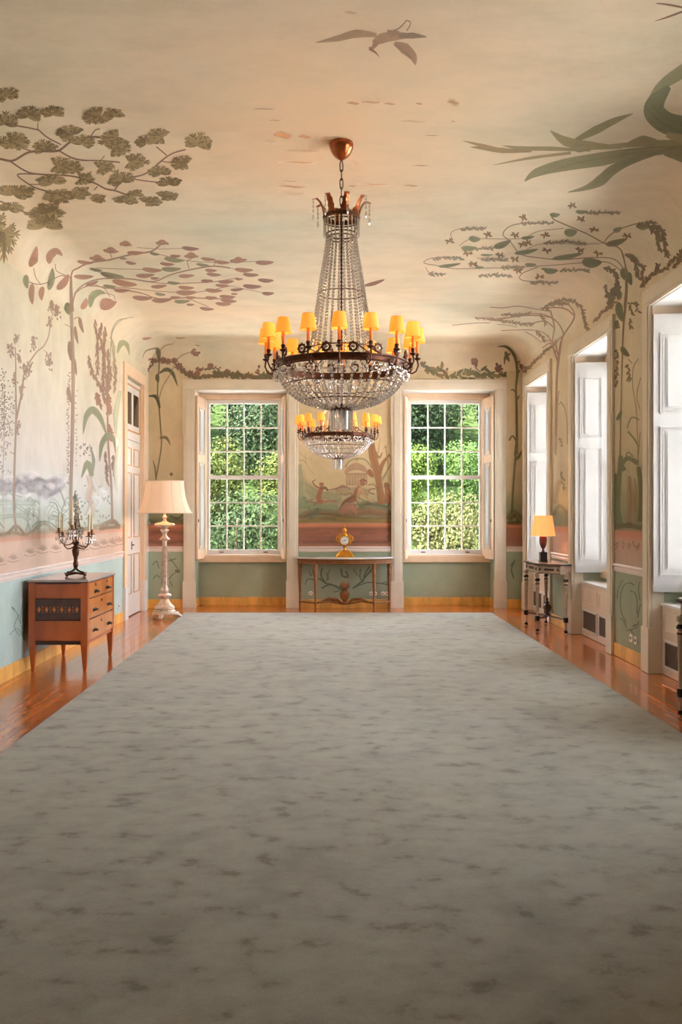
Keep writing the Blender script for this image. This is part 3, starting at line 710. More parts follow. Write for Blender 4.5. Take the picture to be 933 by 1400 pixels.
P.rib([(450,690),(470,770),(462,860)], [2,18,4], (120,140,126), .8, .85, 5); P.rib([(462,850),(440,785),(408,862)], [22,34,3], GB, .8, .95, 5); P.rib([(585,660),(582,540),(605,420)], [4,28,16], (176,190,158), .5, .8, 5)
P.rib([(590,950),(580,820),(592,700)], [4,24,8], (184,196,170), .5, .7, 5)
P.rib([(572,260),(560,140),(590,70),(640,55)], 6, (150,150,124), .7, .85, 5)
for k in range(26): P.leaf(430+random.gauss(0,16), 720+random.gauss(0,18), 9, random.uniform(0,180), (104,96,88), 6, .9)
P.rib([(440,845),(455,900),(440,960),(470,1000),(455,1100)], [24,34,28,30,16], (206,168,142), .2, .7, 4); P.rib([(470,900),(452,980),(430,1050)], 16, (196,150,124), .1, .6, 4)
for k in range(46): P.leaf(random.uniform(395,560), random.uniform(900,1100), 14, random.uniform(40,140), random.choice(((180,176,168),(190,160,146),(150,160,150))), 8, .5)
for x0, d0 in ((130,1),(150,-1),(180,1),(250,-1),(290,-1),(300,1),(320,-1)):
    for k in range(4): 
        h = random.uniform(60,170); P.rib([(x0,1125),(x0+d0*10,1125-h*.6),(x0-d0*30-k*6,1125-h),(x0-d0*46-k*6,1115-h*.8)], 4, (150,160,150), .5, .7, 4)
for pl in ([(165,1125),(200,1082),(250,1085),(300,1125)],[(160,1110),(190,1080),(230,1085)],[(330,1000),(300,920),(265,905)],[(300,1050),(280,990),(245,985)],[(310,1090),(290,1055),(260,1055)],[(-5,1080),(12,1105),(22,1112)]): P.rib(pl, 6, (110,112,104), .6, .85, 4)
for x, y in ((65,1270),(150,1240),(215,1225),(280,1222),(415,1212),(480,1204),(522,1195),(566,1190),(600,1182),(0,1285)):
    for k, a in enumerate((-90,-125,-55,-155,-25)): P.leaf(x+cos(R(a))*12, y+sin(R(a))*16, 34, a, (160,136,126), 8, .55)
    P.rib([(x-30,y+8),(x,y+14),(x+30,y+6)], 5, (150,126,116), .5, .6, 4)
P.rib([(-20,1362-1190+1190-20),(0,1340)], 2, (150,126,116))
P.at(140, 440, 5.83); P.rib([(118,250),(150,170),(195,185),(215,268)], [8,50,36,3], (146,156,126), .85, .95, 5); P.rib([(60,330),(70,130),(100,40),(160,-20),(250,-40)], 6, (146,150,128), .7, .85, 5)
P.rib([(85,400),(92,200),(60,120)], 10, (160,162,136), .5, .7, 5)
P.build('painted_flowering_trees', wl, 'misty lake landscape with flowering trees painted on the wall')
# faint painted sprays on the aqua dado
P = Paint(0, 720, 4.665)
for pl in ([(150,720),(130,600),(145,470)],[(130,700),(90,640),(120,560)],[(160,730),(110,650),(60,690)],[(150,690),(165,560),(175,480)],[(80,520),(110,560),(130,620)]): P.rib(pl, 7, (130,146,130), .3, .6, 4)
P.leaf(85,522,34,45,(90,110,98),10,.8)
P.build('painted_dado_spray', wl, 'faint grass spray painted on the aqua dado')
# ceiling right: climbing plant
G1, G2, MV, GO = (124, 134, 104), (108, 120, 94), (156, 134, 122), (142, 112, 72)
P = Paint(560, 260, 2.5)
for pl, w_ in (([(735,400),(742,300),(725,205),(665,180),(610,150),(540,120),(492,98),(490,82)],4.5),([(738,275),(700,235),(620,230),(520,237),(440,230),(380,218),(345,175),(320,150),(345,122),(400,112),(480,112)],3.5),([(665,180),(690,150),(740,125),(800,110),(850,112)],4),([(640,245),(560,250),(460,258),(300,265),(160,268),(100,258),(50,248),(75,232),(150,228)],2.5),([(380,218),(440,185),(560,182)],2),([(440,262),(385,285),(388,308),(500,315)],3),([(530,130),(440,140),(380,165),(240,165),(200,170),(170,190)],2.2),([(150,172),(142,145),(180,130),(250,128)],2.2),([(230,232),(330,232)],2),([(740,290),(690,250),(640,243)],3),([(55,262),(70,283),(110,287)],2),([(560,185),(700,180)],2)): P.rib(pl, w_, (132,112,92), .8, .9, 4)
for x, y, l_, a, w_ in ((498,82,36,0,16),(552,140,46,0,28),(318,182,66,-22,22),(224,164,40,5,20),(405,160,48,-8,12),(400,208,85,-10,16),(542,224,110,-10,18),(625,243,70,3,34),(708,175,78,-15,22),(712,132,34,-20,18),(138,255,80,-8,12),(415,253,40,0,14),(485,273,50,0,20),(742,280,40,45,26),(265,220,45,0,8),(240,262,30,0,10),(800,120,46,10,24),(465,268,30,0,8),(590,72,44,0,14),(770,232,40,40,22),(205,196,56,0,18)): P.leaf(x, y, l_, a, random.choice((G1,G2)), w_)
for x, y in ((390,93),(558,52),(588,97),(632,135),(138,174),(268,152),(362,152),(465,153),(388,185),(470,205),(583,203),(645,215),(200,214),(362,235),(218,252),(445,295),(372,273),(745,155),(310,222),(405,180)): P.blossom(x, y, 18, GO, (120,88,62))
for x, y, l_ in ((435,110,110),(655,74,120),(530,176,140),(215,130,80),(255,197,60),(130,230,100),(290,235,90),(350,263,80),(290,290,110),(90,285,50),(565,272,100),(455,315,90)): P.spike([(x-l_/2,y+2),(x,y-1),(x+l_/2,y+2)], 15, MV, (126,124,104), 4, 6, 50)
for pl, c_ in (([(775,125),(830,108),(868,140),(885,228)],(110,92,82)),([(820,115),(850,160),(860,205)],(110,92,82)),([(800,120),(840,125),(865,170)],(120,110,92)),([(740,215),(775,240),(785,300)],(100,96,78)),([(755,225),(800,260),(800,320)],(110,84,70)),([(790,330),(840,280),(880,265),(935,205)],(112,76,60)),([(845,290),(850,255)],(112,76,60)),([(900,265),(925,235),(960,200)],(112,76,60)),([(665,262),(700,275),(715,300),(705,340),(690,400)],(104,92,76)),([(675,320),(680,360),(690,395)],(92,96,76)),([(715,320),(718,370)],(92,96,76))): P.spike(pl, 17, c_, (124,112,88), 3.5, 8, 60)
P.rib([(725,205),(742,270),(745,350),(738,430)], 5, (140,108,90), .8, .9, 5)
P.build('painted_climbing_plant', ceil, 'climbing plant with drooping flowers painted over the cove and ceiling')
# large green fronds, bird, stains
P = Paint(620, 0, 2.98); A1, A2 = (144, 142, 106), (128, 130, 98)
P.rib([(1000,590),(800,585),(650,595),(500,612)], [50,26,18,6], A1, .85, .95, 5); P.rib([(960,605),(750,622),(600,648),(450,672),(340,702),(290,738)], [20,44,56,50,34,2], A2, .85, .95, 5)
P.rib([(900,600),(740,650),(655,688),(600,735),(540,765),(465,783)], [10,26,40,44,20,1], A2, .85, .95, 5); P.rib([(690,600),(560,592),(460,575),(395,530)], [8,34,40,2], A1, .85, .95, 5); P.rib([(500,570),(580,530),(660,490),(735,461)], [16,34,26,1], A1, .85, .95, 5)
P.rib([(560,612),(400,605),(280,603),(200,592)], [8,18,18,1], (146,138,104), .85, .9, 5); P.rib([(320,616),(200,612),(120,602),(70,598)], [6,22,16,1], (150,132,98), .85, .9, 5); P.rib([(220,612),(120,592),(38,572)], [6,14,1], (156,132,98), .85, .9, 5); P.rib([(480,622),(320,642),(160,672)], [12,12,1], (146,134,100), .85, .9, 5)
P.rib([(700,590),(775,570),(855,582)], [6,40,6], A1, .85, .95, 5); P.rib([(490,590),(510,605),(535,600)], 30, (138,138,106), .6, .8, 4)
P.rib([(960,275),(880,325),(830,370),(795,425)], [60,46,34,14], (140,146,116), .85, .95, 5); P.rib([(880,352),(830,410),(820,455),(870,500),(960,520)], [20,70,88,90,90], (112,122,94), .9, .95, 5); P.rib([(790,440),(850,500),(940,540)], [20,44,40], (106,116,90), .8, .95, 5)
P.rib([(960,640),(860,622)], [60,20], A2, .8, .9, 5); P.rib([(870,548),(960,575)], [20,50], (160,156,120), .8, .9, 5)
P.rib([(700,612),(800,600),(950,595)], 3, (92,100,78), .5, .8, 3); P.rib([(330,720),(500,665),(740,622)], 2.5, (92,100,78), .5, .8, 4)
P.rib([(828,12),(880,18),(960,34)], [4,9,9], (122,78,54), .8, .95, 4); P.rib([(822,85),(880,66),(960,36)], [2,8,9], (122,78,54), .8, .95, 4)
P.build('painted_agave_fronds', ceil, 'large green fronds painted on the ceiling')
P = Paint(340, 0, 3.11); B1 = (158, 122, 100)
P.rib([(283,181),(380,162),(460,142),(545,148)], [1,26,36,16], (164,134,110), .8, .9, 5); P.rib([(532,185),(565,163),(620,152),(700,150)], [22,44,40,14], (176,144,122), .85, .95, 5); P.rib([(640,152),(700,150),(757,155)], [20,26,4], (128,104,92), .8, .9, 4)
P.rib([(548,172),(530,200),(512,206)], [30,16,14], B1, .85, .95, 4); P.rib([(514,205),(540,222),(556,241)], [14,8,1], (136,96,76), .9, .95, 4); P.rib([(620,182),(665,205),(700,240),(710,275)], [14,48,34,3], B1, .8, .95, 5)
P.rib([(590,135),(635,122),(662,98),(672,86),(690,92)], 5, (128,94,76), .8, .9, 4); P.rib([(672,130),(684,112),(690,95)], 4, (128,94,76), .8, .9, 4); P.rib([(590,135),(640,140)], 20, B1, .6, .8, 3)
for k in range(5): P.rib([(625+k*12,190+k*8),(690+k*4,235+k*8)], 2, (124,92,76), .5, .6, 2)
P.build('painted_bird', ceil, 'flying bird painted on the ceiling')
P = Paint(340, 0, 3.11)
for x, y, l_, h, a in ((445,438,60,14,.5),(520,434,90,9,.6),(600,440,60,12,.4),(725,440,30,7,.6),(870,435,56,30,.4),(145,574,85,26,.75),(238,580,62,16,.6),(112,511,56,6,.6),(65,462,100,5,.5),(210,690,170,12,.4),(180,793,140,14,.45),(170,770,90,6,.4),(520,784,170,12,.4),(690,789,70,8,.5),(730,703,80,5,.4),(700,515,120,12,.25),(450,690,80,20,.22),(780,575,70,5,.35),(435,52,60,14,.25),(230,640,160,10,.3),(870,515,20,4,.6),(90,600,60,14,.25),(180,820,120,20,.25),(440,790,40,6,.5)):
    P.rib([(x-l_/2,y),(x-l_*.15,y-h*.15),(x+l_*.2,y+h*.15),(x+l_/2,y)], h*1.3, (214,142,84), .0, min(1,a*1.3), 4, 'soft')
P.build('ceiling_water_stains', ceil, 'ochre damp stains on the ceiling')
# bare-branched tree over second right window
P = Paint(600, 380, 3.732); C1, C2 = (158, 122, 104), (140, 96, 82)
P.rib([(598,900),(600,672),(605,500),(615,400),(635,300),(690,212),(685,160),(640,118)], [10,10,12,13,10,8,6,4], C1, .75, .95, 5)
for pl, w_ in (([(610,430),(582,330),(592,250),(570,165)],9),([(615,410),(600,330),(638,285),(590,210),(500,190),(400,195),(300,210),(185,202)],7),([(606,415),(575,335),(530,358)],7),([(592,255),(540,220),(450,235),(350,222),(265,214)],6),([(580,325),(545,285),(500,268),(430,264),(318,268)],5),([(565,170),(480,155),(400,143),(330,152),(262,148)],5),([(690,190),(655,160),(600,150),(540,155)],6),([(265,228),(180,230),(70,241)],3.5),([(640,285),(628,330),(612,400)],6),([(525,330),(490,300),(440,272)],4),([(600,380),(575,335),(560,290)],5),([(590,210),(540,185),(460,180),(380,188)],4),([(655,165),(610,125)],4),([(540,330),(520,290),(505,265)],4),([(300,210),(250,200),(190,206)],3),([(400,250),(350,240),(300,236)],3)): P.rib(pl, w_, random.choice((C1,C2)), .7, .9, 4)
for pl in ([(560,130),(640,108),(700,120),(738,165),(760,258)],[(540,145),(600,128),(660,130)],[(320,185),(400,190),(460,180)],[(300,215),(420,232),(480,235)],[(790,228),(840,170),(900,120)],[(520,150),(560,155)],[(440,480),(500,415),(560,362),(600,325)],[(520,180),(545,230)],[(500,270),(545,320)],[(420,440),(450,470)]): P.spike(pl, 24, (132,100,80), (128,116,88), 4, 7, 45, .88)
P.spike([(180,204),(260,210),(340,205)], 26, C2, (150,110,90), 12, 4, 40, .8)
P.spike([(840,170),(870,150),(890,60)], 26, (104,100,78), (118,84,64), 5, 12, 60)
# reedy plants of the narrow piers
P.at(640, 340, 3.184)
P.rib([(400,620),(392,660),(390,760),(385,900)], 4, (146,128,108), .6, .8); P.rib([(405,665),(430,720),(435,850)], 3.5, (146,128,108), .6, .8); P.rib([(398,680),(410,668),(425,700)], 3, (130,128,104), .6, .8)
for x, y in ((405,820),(412,970),(415,1010)): P.spike([(x-5,y),(x+8,y+40)], 14, (104,104,84), (120,110,90), 5, 6, 60)
P.rib([(690,80),(690,200),(680,330),(675,450),(668,700),(665,900),(655,1210)], [9,8,8,7,7,8,9], (132,116,90), .75, .95, 5)
for x, y, l_, a, w_ in ((668,275,90,78,34),(652,330,40,95,18),(688,447,56,50,26),(660,725,50,-65,18),(688,115,60,60,30),(655,170,60,95,20),(710,130,60,80,26)): P.leaf(x, y, l_, a, (100,112,84), w_)
for pl, w_ in (([(685,965),(672,940),(700,912),(742,935)],20),([(650,1210),(640,1080),(650,980)],22),([(675,1215),(655,1120),(668,900)],20),([(750,1190),(756,1060),(745,950)],20),([(695,782),(715,735),(748,745)],6),([(698,795),(728,830),(745,862)],8),([(690,905),(700,885),(722,905)],5)): P.rib(pl, w_, (110,122,94), .7, .92, 5)
for pl in ([(745,480),(722,520),(720,600),(735,700),(742,860),(745,1000)],[(755,560),(738,640),(752,700)],[(700,480),(718,500)],[(752,800),(745,900)]): P.rib(pl, 4, (138,126,96), .6, .8, 5)
for pl in ([(700,235),(740,235)],[(712,245),(715,285)],[(740,240),(745,275)],[(700,500),(705,570)],[(708,300),(712,350)],[(655,320),(655,350)],[(700,560),(712,575)],[(652,440),(650,600)]): P.spike(pl, 20, (118,92,64), (110,104,74), 8, 9, 60)
P.rib([(700,1215),(712,1100),(705,990)], [34,44,20], (176,120,90), .1, .6, 4); P.rib([(730,1190),(735,1060),(728,1000)], [22,30,10], (190,150,116), .1, .5, 4); P.rib([(640,1215),(700,1205),(760,1215)], 30, (120,112,80), .1, .8, 4)
P.rib([(375,1160),(400,1120),(435,1150)], 26, (120,112,84), .1, .6, 4); P.rib([(380,1110),(395,1030),(410,1010)], 30, (178,120,92), .0, .4, 4)
for x in (655,675,700,725,748): P.spike([(x,1275),(x,1300)], 26, (150,106,88), (140,104,84), 9, 8, 60, .6)
# corner reed on far-right of far wall
P.at(600, 380, 3.732)
P.build('painted_bare_branched_tree', wr, 'reddish branching tree and reeds painted between the right-hand windows')
P = Paint(780, 780, 7.775)
for pl in ([(600,560),(545,440),(535,300),(560,180),(620,130),(690,160)],[(640,215),(690,240),(715,330),(712,460)],[(730,540),(712,600),(640,630),(600,635)],[(600,610),(570,540),(530,505)],[(640,630),(690,690)],[(500,300),(520,180),(560,100)],[(750,350),(735,420),(720,500)],[(740,120),(730,220),(745,320)]): P.rib(pl, 11, (104,112,88), .5, .85, 5)
P.leaf(690,580,56,-30,(100,108,84),18); P.leaf(655,135,40,20,(100,108,84),14)
P.build('painted_dado_vine', wr, 'thin green vine painted on the dado between the right-hand windows')
# far wall: corner plants and garland above the windows
P = Paint(140, 440, 5.83); K1, K2, K3 = (88, 90, 62), (74, 78, 54), (118, 70, 62)
P.rib([(425,1300),(430,1240),(470,1000),(465,850),(452,680),(440,560),(450,400),(455,300)], 12, (110,108,78), .75, .95, 5)
P.rib([(430,205),(446,240),(455,330)], [20,42,14], K1, .8, .95, 4); P.rib([(318,292),(350,230),(440,207)], [2,10,14], K1, .8, .9, 4); P.rib([(462,228),(500,190),(560,176)], 6, (130,120,88), .7, .9, 4); P.rib([(560,176),(578,150)], 3, K1, .7, .8)
P.rib([(455,410),(510,380),(560,410),(602,518)], [10,34,30,3], K2, .85, .95, 5); P.rib([(368,592),(430,600),(458,690)], [8,34,16], K2, .85, .95, 5); P.leaf(445,450,76,85,K2,34)
P.rib([(452,620),(480,520),(540,420),(600,300),(650,260),(710,240)], 7, (120,112,80), .7, .9, 5); P.rib([(458,925),(510,925),(545,985)], [16,26,2], K1, .85, .9, 5); P.rib([(400,1100),(420,1160),(425,1240)], [2,14,8], K1, .8, .9, 4)
for x, y in ((745,242),(410,308)):
    for k in range(9): P.leaf(x+random.gauss(0,14), y+random.gauss(0,10), 34, random.uniform(0,180), random.choice((K3,(140,96,84))), 20)
def flow(x, y, r, c_=K3, c2=(134,88,74)):
    for k in range(7): a = k*.9; P.leaf(x+cos(a)*r*.4, y+sin(a)*r*.4, r, math.degrees(a), random.choice((c_, c2)), r*.6)
for x, y, r in ((485,308,36),(525,316,32),(575,310,32),(610,355,40),(640,388,32),(700,415,36),(760,410,28),(868,350,26),(740,435,36),(550,1215,18)): flow(x, y, r)
P.spike([(360,400),(385,350),(415,320)], 26, (120,96,66), K3, 9, 14, 50)
P.spike([(620,370),(690,425),(760,440),(860,430),(940,435)], 36, K1, (112,80,58), 7, 16, 50); P.spike([(760,400),(830,370),(933,370)], 28, K3, K1, 14, 14, 60)
P.at(180, 440, 1.728)
P.spike([(190,118),(240,128),(300,128),(345,122)], 15, K1, (112,80,58), 2.6, 6, 60); P.spike([(190,125),(250,120),(300,132),(340,130)], 12, K1, (104,92,60), 3, 5, 60)
for x, y in ((185,105),(222,118),(300,117),(160,112),(690,100),(810,97),(866,112),(700,112),(745,120)): 
    for k in range(5): P.leaf(x+random.gauss(0,3), y+random.gauss(0,2.5), 9, random.uniform(0,180), random.choice((K3,(140,98,90))), 6)
P.at(600, 380, 3.732)
P.spike([(-60,470),(0,490),(60,500),(150,488),(250,495),(330,492)], 34, K1, (120,108,70), 9, 15, 60); P.spike([(-80,440),(-20,470),(20,455)], 40, (126,116,76), K1, 10, 18, 70)
P.rib([(185,430),(190,460),(215,480)], 5, K1, .7, .9); 
for x, y, c_ in ((185,430,(150,110,104)),(310,462,(110,44,52))):
    for k in range(12): P.leaf(x+random.gauss(0,8), y+random.gauss(0,8), 24, random.uniform(0,180), c_, 15)
for x, y, a in ((110,475,-30),(150,470,15),(200,485,30),(250,470,40),(270,485,-20),(230,460,-40),(130,508,5),(170,512,0)): P.leaf(x, y, 42, a, K1, 16)
P.rib([(400,900),(398,672),(395,560),(402,480),(388,400),(348,352),(300,350)], [13,13,12,14,16,14,3], K1, .8, .95, 5)
P.rib([(336,445),(340,405),(366,385)], [2,14,10], K1, .8, .9, 4); P.rib([(366,575),(380,570),(396,592)], [2,9,5], K1, .8, .9, 4); P.leaf(405,480,34,-50,K1,12); P.spike([(410,420),(425,470),(445,480)], 14, (112,72,52), K3, 6, 8, 60)
P.leaf(352,400,60,70,K1,20); P.leaf(405,610,30,-60,K1,10)
P.at(640, 340, 3.184); P.rib([(205,900),(215,820),(200,1000),(190,1180)], 10, (96,98,68), .7, .9, 5); P.rib([(180,835),(195,815),(212,840)], 8, (96,98,68), .7, .9, 4); P.leaf(222,900,50,-60,(96,98,68),14)
P.rib([(175,1180),(200,1150),(230,1185)], 50, (112,104,62), .0, .9, 4); P.rib([(172,1195),(232,1195)], 26, (84,84,54), .1, .9, 3)
P.at(640, 640, 3.184); P.rib([(205,400),(190,440),(200,480)], 5, (92,104,80), .6, .9, 4); P.rib([(200,410),(185,425)], 4, (92,104,80), .6, .9)
# landscape strips behind the lamp
P.at(140, 640, 5.83)
P.rib([(360,430),(500,420),(645,430)], 70, (112,120,88), .1, .9, 4); P.rib([(365,520),(500,505),(645,520)], 60, (150,92,66), .1, .6, 4); P.rib([(365,580),(500,600),(645,580)], 40, (128,80,60), .1, .6, 4); P.rib([(540,380),(600,400),(645,370)], 16, (78,94,74), .4, .9, 4)
for pl in ([(400,772),(432,742),(452,800)],[(405,885),(432,855),(462,875)],[(540,720),(572,760),(612,820)],[(620,815),(560,850),(528,890)],[(530,740),(590,720)],[(540,900),(560,945)]): P.rib(pl, 8, (110,118,92), .6, .85, 5)
P.leaf(600,820,46,20,(112,112,84),22)
P.build('painted_corner_plants_and_garland', wf, 'leafy corner stems and flower garland painted above the far windows')
# far centre: mythological landscape
P = Paint(400, 590, 6.664)
for pts, w_, c_, a in (([(55,470),(200,560),(350,590),(450,600)],120,(150,160,130),.75),([(50,640),(200,680),(420,700)],150,(158,170,140),.8),([(60,300),(80,450),(70,620)],90,(150,166,146),.6),([(400,560),(600,540),(700,560)],90,(176,160,132),.7),
    ([(60,790),(250,745),(450,770),(700,740),(900,770)],90,(140,96,66),.8),([(60,820),(300,800),(600,805),(900,810)],50,(158,134,78),.85),([(450,740),(650,720),(860,740)],60,(164,100,74),.7),([(250,790),(400,800)],30,(130,112,64),.8),([(600,680),(720,660),(880,690)],70,(98,110,84),.85),([(870,640),(890,720),(890,1000)],50,(110,80,56),.6),
    ([(60,600),(80,700)],60,(150,176,160),.6),([(150,790),(200,750),(250,720)],50,(98,120,92),.85),([(200,720),(240,715)],44,(92,112,86),.8),
    ([(60,900),(300,885),(600,890),(900,885)],60,(138,92,74),.5),([(80,960),(400,965),(880,960)],40,(168,118,96),.5),([(100,1010),(500,1005),(880,1010)],30,(120,78,62),.5),([(200,930),(350,925)],24,(110,84,72),.5),([(620,920),(760,925)],30,(112,80,66),.5)):
    P.rib(pts, w_*1.15, tuple(int(v*.94) for v in c_), .25, a, 4)
P.rib([(478,378),(520,340),(580,318),(640,335),(690,378)], [16,50,66,50,14], (186,150,134), .6, .9, 5); P.rib([(480,385),(690,385)], 14, (168,126,112), .5, .9, 4)
P.rib([(490,440),(680,440)], 100, (206,176,156), .6, .8, 4)
for k in range(8): P.rib([(496+k*26,400),(496+k*26,492)], 10, (180,142,126), .4, .8, 2)
P.rib([(818,660),(800,560),(788,460),(770,360),(735,230),(715,90)], [80,66,60,70,74,60], (158,100,62), .6, .95, 5); P.rib([(790,380),(825,290),(885,210)], [50,36,12], (150,96,62), .6, .95, 5); P.rib([(760,180),(790,240),(820,190)], [10,20,8], (150,96,62), .6, .9, 4); P.leaf(720,380,90,60,(146,88,56),50)
P.rib([(780,480),(790,640)], 18, (120,70,48), .1, .6, 4); P.rib([(800,60),(780,200)], 20, (196,150,110), .1, .5, 4)
for pl, w_ in (([(820,450),(870,330),(850,140)],10),([(815,430),(900,290),(880,200)],10),([(480,330),(520,270),(590,246),(670,262),(725,335)],12),([(600,248),(580,270)],8),([(830,160),(850,125),(860,150)],6),([(130,300),(100,260),(60,270)],6),([(200,390),(130,300),(120,200)],4),([(60,180),(120,240),(180,250)],4)): P.rib(pl, w_, (128,136,104) if w_ > 5 else (170,160,130), .5, .85, 5)
FB, FB2, FS = (148, 80, 58), (124, 64, 50), (208, 160, 128)
P.spot(266,482,24,FB,.95,22,.6); P.rib([(275,500),(250,560),(240,620),(280,645)], [40,50,56,50], FB, .5, .95, 4); P.rib([(250,520),(300,515),(325,545)], [26,34,14], FB2, .5, .95, 4); P.rib([(245,515),(205,490),(185,455),(215,440)], [16,14,12,6], FB, .6, .95, 4); P.rib([(290,640),(200,650),(160,630),(190,612)], [30,14,12,10], FB, .6, .9, 4); P.rib([(280,640),(350,635),(420,640)], [26,22,10], (170,110,90), .5, .85, 4); P.spot(385,628,22,FB,.8,14,.3)
P.spot(640,470,26,FB,.95,28,.6); P.rib([(612,452),(645,440),(685,458)], [10,26,6], FB2, .7, .95, 4); P.rib([(615,500),(580,560),(560,620),(500,640)], [40,50,44,30], FB, .5, .95, 4); P.rib([(615,510),(600,580),(595,620)], 34, FS, .3, .9, 4); P.rib([(625,520),(660,580),(720,640),(755,640)], [22,18,14,8], FS, .6, .95, 4); P.rib([(560,590),(480,640),(440,710),(440,760)], [30,40,36,24], FB2, .5, .95, 4); P.rib([(430,740),(500,690),(560,700),(580,760)], [60,90,80,30], (160,106,96), .4, .9, 4); P.rib([(580,620),(600,660),(560,670)], 10, FB2, .5, .9)
P.spot(858,490,28,FB2,.95,30,.6); P.rib([(860,515),(870,580),(860,650)], [40,66,50], FB, .5, .95, 4); P.rib([(870,540),(905,600),(900,660)], 34, (190,130,100), .2, .8, 4)
P.rib([(330,530),(400,520),(460,500),(530,520)], [4,20,36,6], (132,84,80), .5, .9, 4); P.rib([(440,560),(480,580),(530,560),(545,590)], 9, (120,74,64), .6, .9, 5); P.rib([(690,490),(740,480),(770,520)], 9, (130,80,64), .6, .9, 5); P.rib([(760,520),(700,530),(710,560),(750,570)], 12, (132,80,66), .6, .9, 5)
P.rib([(290,700),(350,672),(420,700)], 8, (120,124,96), .6, .9, 5); P.rib([(600,600),(680,640),(760,660)], 10, (112,120,92), .5, .9, 5)
for x, y in ((150,690),(200,665),(140,640),(110,600),(620,680),(650,660),(600,700)): P.leaf(x, y, 40, random.uniform(-40,20), (104,122,96), 18)
P.at(400, 700, 6.434)
for pl, w_ in (([(440,682),(380,650),(320,640),(258,672)],14),([(440,690),(350,640),(290,625),(240,585)],14),([(530,672),(600,620),(650,560),(705,500)],16),([(530,672),(620,632),(700,620),(850,640)],9),([(265,488),(252,560),(300,630)],12),([(180,500),(190,560),(250,600)],8),([(115,640),(135,590),(200,600)],9),([(620,620),(640,540),(680,480)],12),([(600,500),(595,560),(610,610)],8),([(420,690),(360,705)],8),([(330,500),(310,560),(300,610)],5),([(780,630),(820,615),(850,640)],6)): P.rib(pl, w_, (92,112,96), .7, .92, 5)
P.rib([(430,500),(440,560),(490,570),(470,520)], 18, (134,104,88), .5, .9, 5)
for pl in ([(300,530),(320,600)],[(540,500),(570,560)],[(600,520),(590,570)],[(140,520),(170,560)]): P.spike(pl, 20, (140,112,90), (120,108,86), 9, 9, 60)
P.build('painted_mythological_landscape', wf, 'mural of small figures, a domed temple and a tree between the far windows')

# ------------------------------------------------------------------ carpet
cm = MB(); outl = [(-1.98, -1.0), (2.30, -1.0), (2.352, 6), (2.352, 13.62), (-2.235, 13.62), (-2.15, 11.5), (-2.085, 7.2)]
cm.prism(outl, .0008, .013)
tag(cm.build('carpet', M['carpet'], bevel=.004), 'large plain grey-green carpet covering most of the floor, with brushed pile marks', 'carpet')

